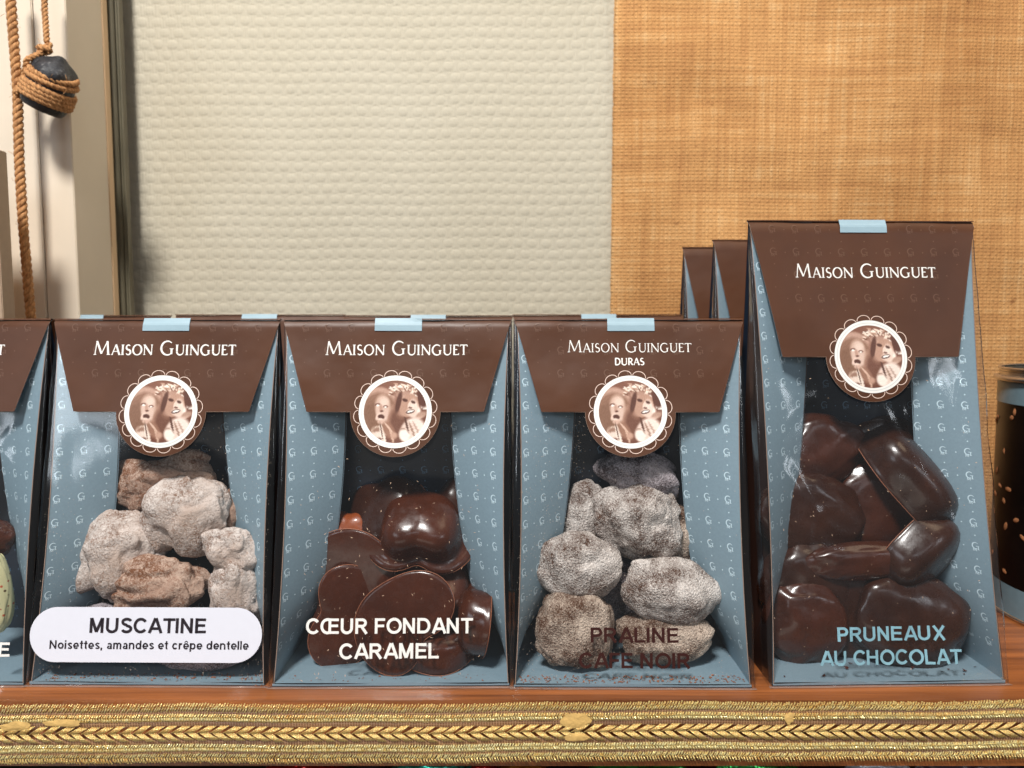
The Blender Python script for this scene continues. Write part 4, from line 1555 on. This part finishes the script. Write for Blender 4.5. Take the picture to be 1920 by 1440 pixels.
moulded('chocolate heart lying highest in the caramel pack, its dome facing out', 790, 1005, 35.0, 2.6, (.06, -.62, .66), 176, 'choc', 1.9, 1, GC, .95, .74)
moulded('dark chocolate heart standing behind the topmost one, its rim a thin curve', 735, 965, 35.9, 2.0, (-.35, -.75, .4), 20, 'choc_dark', 1.5, 2, GC)
moulded('chocolate heart tilted at mid left of the caramel pack, flat side out', 664, 1085, 34.0, 2.2, (.12, .96, .02), 108, 'choc', 1.4, 3, GC, 1.0, .95, bean_r)
moulded('darker heart at lower left behind the C and E of the white lettering', 650, 1178, 33.6, 2.1, (-.2, .95, -.1), 75, 'choc', 1.2, 4, GC, 1.0, .95, bean_r)
moulded('flat backed heart leaning in the middle of the CARAMEL lettering', 757, 1190, 32.5, 2.2, (.06, .97, -.17), -132, 'choc', 1.2, 5, GC, 1.0, .95, bean_r)
moulded('chocolate seen edge on, standing along the right wall of the caramel pack', 912, 1170, 33.6, 2.3, (-.98, -.10, .14), 4, 'choc', 1.5, 6, GC, .8)
moulded('orange brown chocolate peeping out behind the mid left heart', 662, 1000, 35.6, 1.3, (-.1, -.9, .3), 0, 'choc_orange', 1.2, 7, GC)
moulded('shaded heart lying flat in the centre behind the lettering', 800, 1110, 34.9, 2.2, (.1, -.6, .7), 90, 'choc', 1.5, 8, GC)
moulded('dark chocolate wedged behind the topmost one against the right wall', 850, 960, 36.2, 1.7, (.3, -.8, .4), 40, 'choc_dark', 1.4, 9, GC)
moulded('heart on the floor of the caramel pack behind the leaning one', 815, 1225, 34.0, 1.9, (.1, -.3, .9), 0, 'choc', 1.4, 10, GC)

GD = 'dark chocolates in the prune pack'


def prune(label, px, py, Y, w, h, d, rot, mat, seed, box_=.25, rough=.8, **kw):
    return lump('chocolate_prune', label, 'chocolate', GD, px, py, Y, w * 1.18, h * 1.18, d, rot, mat, seed, rough * .9, box_=box_ * .45, fine=.06, fold=.45, **kw)


def cut_prune(label, px, py, Y, size, axis, roll, mat, hgt, seed, sq):
    def ell(th):
        return 1.0 + .06 * math.cos(2 * th + seed) + .07 * noise.noise(Vector((math.cos(th) * 1.8 + seed, math.sin(th) * 1.8, 0)))
    return moulded(label, px, py, Y, size, axis, roll, mat, hgt, seed, GD, sq, .99, ell, 'chocolate', 'chocolate_prune')


cut_prune('chocolate prune highest in the pack, tilted against the upper right wall', 1715, 905, 34.9, 2.75, (.62, -.42, .62), -48, 'choc_dark', 2.0, 51, .8)
cut_prune('chocolate prune with a sharp upper edge leaning on the right wall', 1778, 1020, 34.3, 2.3, (.50, -.70, -.42), 40, 'choc_dark', 1.7, 52, .85)
prune('chocolate prune at the bottom right under the PRUNEAUX lettering', 1745, 1190, 33.6, 195, 160, 2.2, -12, 'choc_dark', 53, .2, .6)
prune('long red brown piece lying across the centre of the prune pack', 1622, 1052, 33.8, 205, 62, 1.5, 4, 'choc_red', 54, .35, .6)
prune('brown chocolate prune at the upper left just under the flap corner', 1525, 845, 35.5, 165, 120, 1.8, 10, 'choc_red', 55)
prune('dark chocolate prune in the left of the pack at mid height', 1520, 965, 34.9, 170, 150, 1.9, -20, 'choc_dark', 56)
prune('red brown prune behind the centre of the pack, between the two right ones', 1650, 955, 35.4, 165, 170, 1.9, 50, 'choc_red', 57)
prune('dark chocolate prune at lower left above the floor', 1510, 1085, 34.5, 165, 140, 2.0, 15, 'choc_dark', 58)
prune('cocoa smeared prune standing in the bottom left corner', 1505, 1190, 33.9, 140, 150, 1.9, 8, 'choc_red', 59)
prune('dark prune on the floor in the middle of the prune pack', 1620, 1165, 34.4, 170, 170, 2.0, -30, 'choc_dark', 60)
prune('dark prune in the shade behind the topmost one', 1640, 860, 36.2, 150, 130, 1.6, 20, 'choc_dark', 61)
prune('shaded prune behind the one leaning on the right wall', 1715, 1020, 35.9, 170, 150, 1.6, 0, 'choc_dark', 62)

o = lump('nougat_slab', 'pale green nougat slab with red and dark flecks in the far left pack', 'nougat', None, -22, 1105, 33.4, 90, 175, .9, 5, 'nougat', 31, .35, box_=.3)
lump('nougat_slab', 'dark brown piece above the pale nougat in the far left pack', 'chocolate', None, -22, 1010, 34.2, 110, 80, 1.3, 10, 'choc', 32, .5)


# crumbs, shavings and dust in the packs (too many to count)
def scatter_bits(P, n, mat, size, region, elong, seed, name, off=-0.05, label=None):
    rng = random.Random(seed)
    parts = []
    for _ in range(n):
        for _t in range(30):
            x = rng.uniform(-W2 + .1, W2 - .1)
            d = rng.uniform(0.1, P.L * .75)
            if rng.random() < region(x, d):
                break
        else:
            continue
        a = rng.uniform(0, math.pi)
        l = size * rng.uniform(.4, 1.5)
        wdt = l / elong * rng.uniform(.6, 1.3)
        ca, sa = math.cos(a), math.sin(a)
        q4 = []
        for (u, w) in ((-l, -wdt * .3), (-l * .1, -wdt), (l, -wdt * .2), (l * .3, wdt)):
            xx, dd = x + u * ca - w * sa, d + u * sa + w * ca
            q4.append(P.front(xx, dd, P.film_off(xx, dd) + off))
        ap = P.front(x, d, P.film_off(x, d) + off - wdt)
        parts.append((q4 + [ap], [(0, 1, 2, 3), (0, 4, 1), (1, 4, 2), (2, 4, 3), (3, 4, 0)]))
    v, f = join(parts)
    o = obj(name, mesh(name, v, f, M[mat]), kind='stuff')
    o.location = P.t.location
    o.rotation_euler = P.t.rotation_euler
    if label:
        o['label'] = label
    return o


def near_edges(x, d):
    e = max(0, 1 - (W2 - abs(x)) / 1.6)
    b = max(0, 1 - d / 2.2)
    return min(1, .12 + e * .9 + b * .8)


def even(x, d):
    return .9 if d < 10 else .35


o = scatter_bits(P1, 1600, 'dust', .014, near_edges, 1.3, 1, 'cocoa_dust')
tag(o, 'fine cocoa dust clinging inside the film of the MUSCATINE pack', 'dust')
o = scatter_bits(P3, 1500, 'dust', .014, lambda x, d: min(1, .15 + (.8 if x < -2 and d < 12 else 0) + max(0, 1 - d / 1.8)), 1.3, 2, 'cocoa_dust')
tag(o, 'fine cocoa dust clinging inside the film of the PRALINE pack', 'dust')
o = scatter_bits(P2, 160, 'crumb_pale', .05, lambda x, d: .9 if (abs(x) < 4 and d < 9) else .08, 5, 3, 'chocolate_shavings')
tag(o, 'pale chocolate shavings stuck inside the film of the caramel pack', 'shavings')
o = scatter_bits(P4, 110, 'crumb_pale', .035, even, 3, 4, 'chocolate_shavings')
tag(o, 'tiny chocolate shavings stuck inside the film of the prune pack', 'shavings')


def crumbs(P, n, mat, size, ybase, seed, lab, z=0.2, xr=(-5, 5), yr=(-2.9, -2.2)):
    rng = random.Random(seed)
    parts = []
    for _ in range(n):
        c = Vector((rng.uniform(*xr), rng.uniform(*yr), z))
        r_ = size * rng.uniform(.4, 1.4)
        ps = [c + Vector((rng.uniform(-1, 1), rng.uniform(-1, 1), rng.uniform(-.2, .8))) * r_ for _ in range(6)]
        parts.append((ps, [(0, 1, 2), (0, 2, 3), (0, 3, 4), (1, 4, 5), (2, 5, 3), (0, 4, 1), (1, 5, 2), (3, 5, 4)]))
    v, f = join(parts)
    o = obj('crumbs', mesh('crumbs', v, f, M[mat]), kind='stuff')
    o.location = P.t.location
    return tag(o, lab, 'crumbs')


crumbs(P1, 240, 'crumb', .05, 0, 1, 'cocoa crumbs along the bottom fold of the MUSCATINE pack', .16)
crumbs(P3, 300, 'crumb', .055, 0, 2, 'cocoa crumbs along the bottom fold of the PRALINE pack', .16)
crumbs(P2, 60, 'crumb', .04, 0, 3, 'small crumbs on the floor of the caramel pack', .16)
crumbs(P4, 16, 'crumb_dark', .13, 0, 4, 'dark chocolate chips on the floor of the prune pack', .2, yr=(-2.7, -1.2))
crumbs(P1, 30, 'crumb', .05, 0, 9, 'brown crumbs outside the lower right corner of the MUSCATINE pack', .06, (4.6, 5.5), (-3.25, -3.0))
crumbs(P3, 40, 'crumb', .04, 0, 10, 'brown crumbs on the shelf in front of the PRALINE pack', .04, (-5.4, -3.0), (-3.3, -3.08))

# ------------------------------------------------------------------ metallic ribbon along the shelf edge
RZ0 = at(960, 1317, 30.2).z          # top
RT = math.radians(-0.28)
rb = thing('metallic_ribbon', 'gold braided metallic ribbon running along the front edge of the shelf', 'ribbon', (0, 30.15, 0))
rb.rotation_euler = (0, RT, 0)
zrow = lambda py: at(960, py, 30.15).z


def wav(x, k=0):
    return .035 * math.sin(x * .31 + k) + .02 * math.sin(x * .9 + 1)


def band(name, py0, py1, mat, y=0.0, seg=240, thick=0.03, kind=None, up=0.0):
    z0, z1 = zrow(py1), zrow(py0)
    v, f = grid(seg, 4, lambda u, w: (-44 + 88 * u, y - thick * math.sin(math.pi * w), z0 + (z1 - z0) * w + wav(-44 + 88 * u)))
    return obj(name, mesh(name, v, f, M[mat], True), rb, kind=kind)


band('sheer_band', 1328, 1342, 'sheer', 0)
band('sheer_band', 1346, 1361, 'sheer', 0)
band('sheer_band', 1382, 1396, 'sheer', 0)
band('sheer_band', 1402, 1415, 'sheer', 0)


def thread_row(name, py0, py1, pitch, slant, rad, mat, y=-.04, jit=.25, seed=1, double=False):
    """short slanted metallic threads set side by side"""
    rng = random.Random(seed)
    z0, z1 = zrow(py1), zrow(py0)
    x = -30
    parts = []
    while x < 30:
        j = lambda s_: rng.uniform(-s_, s_)
        zz = wav(x)
        a = Vector((x - slant, y + j(.01), z0 + zz + j(.03) * jit * 4))
        b = Vector((x + slant, y + j(.01), z1 + zz + j(.03) * jit * 4))
        m_ = (a + b) / 2 + Vector((0, -rad * 1.2, 0))
        parts.append(tube([a, m_, b], rad * rng.uniform(.7, 1.2), 4))
        x += pitch * rng.uniform(.85, 1.15)
    v, f = join(parts)
    o = obj(name, mesh(name, v, f, M[mat]), rb, kind='stuff')
    return o


thread_row('edge_threads', 1317, 1325, .115, .05, .035, 'gold', seed=1)
thread_row('edge_threads', 1323, 1332, .115, .06, .03, 'gold_pale', seed=2)
thread_row('gold_band_threads', 1337, 1344, .11, .05, .042, 'gold', seed=3, jit=.05)
thread_row('gold_band_threads', 1343, 1350, .11, -.05, .042, 'gold_pale', seed=4, jit=.05)
thread_row('silver_band_threads', 1393, 1400, .11, .05, .042, 'gold_pale', seed=5, jit=.05)
thread_row('silver_band_threads', 1399, 1406, .11, -.05, .042, 'gold_pale', seed=6, jit=.05)
thread_row('edge_threads', 1411, 1419, .1, .06, .03, 'gold_pale', seed=7)
thread_row('edge_threads', 1418, 1427, .12, -.05, .036, 'gold', seed=8)

# chevron braid: individual plaits
cz0, cz1, czm = zrow(1386), zrow(1358), zrow(1372)
pit = 0.545


def plait(upper):
    parts = []
    n = 5
    for k in range(n):
        o_ = (k - (n - 1) / 2) * .075
        if upper:
            a, b = Vector((0 + o_, -.02, 0)), Vector((.50 + o_, -.04, (cz1 - czm)))
        else:
            a, b = Vector((0 + o_, -.02, 0)), Vector((.50 + o_, -.04, (cz0 - czm)))
        mid = (a + b) / 2 + Vector((0, -.055 + .012 * abs(k - 2), 0))
        parts.append(tube([a, mid, b], lambda q_: .022 + .006 * math.sin(math.pi * q_), 4))
    v, f = join(parts)
    return mesh('braid_plait', v, f, M['gold'], True)


pu, pl = plait(True), plait(False)
x = -24.6
k = 0
while x < 24.2:
    for me_ in (pu, pl):
        oo = obj('braid_plait', me_, rb)
        oo.location = Vector((x + (.12 if me_ is pl else 0), -.05, czm + wav(x))) * CM
        oo.rotation_euler = (0, random.Random(k).uniform(-.08, .08), 0)
        k += 1
    x += pit
# dried glue smears on the ribbon
for gx, gy, gw, gh, sd in ((1078, 1352, 58, 30, 1), (1080, 1383, 50, 14, 2), (118, 1352, 70, 14, 3), (30, 1358, 60, 18, 4), (1480, 1349, 18, 22, 5)):
    n = 26
    pts = []
    for k in range(n):
        an = 2 * math.pi * k / n
        rr = 1 + .35 * noise.noise(Vector((math.cos(an) * 1.8, math.sin(an) * 1.8, sd * 4.1)))
        pts.append(at(gx + gw / 2 * rr * math.cos(an), gy + gh / 2 * rr * math.sin(an), 30.02))
    c_ = at(gx, gy, 29.98)
    vs = [c_] + pts
    fs = [(0, 1 + k, 1 + (k + 1) % n) for k in range(n)]
    og = obj('glue_smear', mesh('glue_smear', [(p.x, p.y - 30.15, p.z) for p in vs], fs, M['glue'], True), rb)

# ------------------------------------------------------------------ tin at the right edge
tn_ = thing('round_tin', 'round tin with dark nut window and pale blue bands, cut by the right edge', 'tin', (33.0, 39.4, 0))
TR = 6.0


def cyl(name, r, z0, z1, m, r1=None, parent=tn_, n=96, cap=False):
    r1 = r if r1 is None else r1
    vs, fs = [], []
    for (rr, z) in ((r, z0), (r1, z1)):
        for k in range(n):
            an = 2 * math.pi * k / n
            vs.append((rr * math.cos(an), rr * math.sin(an), z))
    for k in range(n):
        a, b = k, (k + 1) % n
        fs.append((a, b, b + n, a + n))
    if cap:
        fs.append(tuple(range(n, 2 * n)))
    return obj(name, mesh(name, vs, fs, M[m], True), parent)


def ringt(name, R_, z, r, m):
    pts = [(R_ * math.cos(a), R_ * math.sin(a), z) for a in np.linspace(0, 2 * math.pi, 97)]
    v, f = tube(pts, r, 8, caps=False)
    return obj(name, mesh(name, v, f, M[m], True), tn_)


ringt('bottom_rim', TR, .12, .12, 'silver')
cyl('lower_band', TR - .04, .15, 1.75, 'tin_blue')
cyl('nut_window', TR - .08, 1.75, 11.6, 'tin_dark')
cyl('upper_band', TR - .04, 11.6, 12.75, 'tin_blue')
ringt('top_rim', TR + .02, 12.95, .16, 'silver')
cyl('collar', TR - .1, 13.0, 13.45, 'silver')
ringt('lid_rim', TR - .08, 13.5, .07, 'silver')
cyl('lid', TR - .1, 13.3, 13.32, 'tin_green', cap=True)
v, f = tube([(-3.6 + 1.2 * math.cos(a), -1.5 + .9 * math.sin(a), 13.62) for a in np.linspace(0, 2 * math.pi, 33)], .12, 8, caps=False)
obj('pull_ring', mesh('pull_ring', v, f, M['silver'], True), tn_)
rng = random.Random(8)
for k in range(60):
    an = math.radians(rng.uniform(150, 260))
    z = rng.uniform(2.2, 11.2)
    l, w_ = rng.uniform(.18, .34), rng.uniform(.09, .16)
    ro = rng.uniform(0, math.pi)
    n = 8
    vs = []
    for i in range(n):
        b = 2 * math.pi * i / n
        u, s_ = l * math.cos(b), w_ * math.sin(b)
        uu, ss_ = u * math.cos(ro) - s_ * math.sin(ro), u * math.sin(ro) + s_ * math.cos(ro)
        aa = an + uu / TR
        vs.append(((TR - .06) * math.cos(aa), (TR - .06) * math.sin(aa), z + ss_))
    vs.append(((TR + .03) * math.cos(an), (TR + .03) * math.sin(an), z))
    obj('nut_piece', mesh('nut_piece', vs, [(i, (i + 1) % n, n) for i in range(n)], M['nut'], True), tn_)
# round beige seal on the tin
an = math.radians(206)
vs = [((TR + .05) * math.cos(an), (TR + .05) * math.sin(an), 6.6)]
for i in range(32):
    b = 2 * math.pi * i / 32
    aa = an + .95 * math.cos(b) / TR
    vs.append(((TR + .04) * math.cos(aa), (TR + .04) * math.sin(aa), 6.6 + .95 * math.sin(b)))
obj('round_seal', mesh('round_seal', vs, [(0, 1 + i, 1 + (i + 1) % 32) for i in range(32)], M['beige']), tn_)

# ------------------------------------------------------------------ wrapped sweets on the lower shelf
for (px, py, Y, w, h, mat, lab, sd) in (
        (190, 1475, 33, 90, 90, 'plum', 'dark plum wrapped sweet below the left end of the ribbon', 40),
        (575, 1472, 33, 150, 95, 'foil_red', 'red foil sweet below the ribbon left of the green ones', 41),
        (820, 1470, 33, 170, 95, 'foil_teal', 'teal green foil sweet below the COEUR FONDANT pack', 42),
        (690, 1480, 35, 90, 100, 'plum', 'dark sweet between the red and the teal foil ones', 43),
        (975, 1475, 33, 120, 95, 'foil_orange', 'orange foil sweet below the middle of the ribbon', 44),
        (905, 1478, 32.4, 70, 90, 'foil_red', 'small red foil sweet beside the teal one', 47),
        (1190, 1475, 32.6, 190, 110, 'foil_green', 'bright green glossy sweet below the PRALINE pack', 45),
        (1400, 1475, 33, 200, 105, 'foil_green', 'second green glossy sweet, right of the bright one', 46),
        (1640, 1472, 33, 150, 110, 'foil_white', 'white wrapped parcel below the PRUNEAUX pack', 48),
        (1820, 1476, 33.4, 240, 120, 'plum', 'clear grey bag of dark sweets at the bottom right corner', 49)):
    lump('wrapped_sweet', lab, 'sweet', 'wrapped sweets on the lower shelf', px, py - 6, Y - 1.2, w, h, 1.6, 0, mat, sd, 1.1)
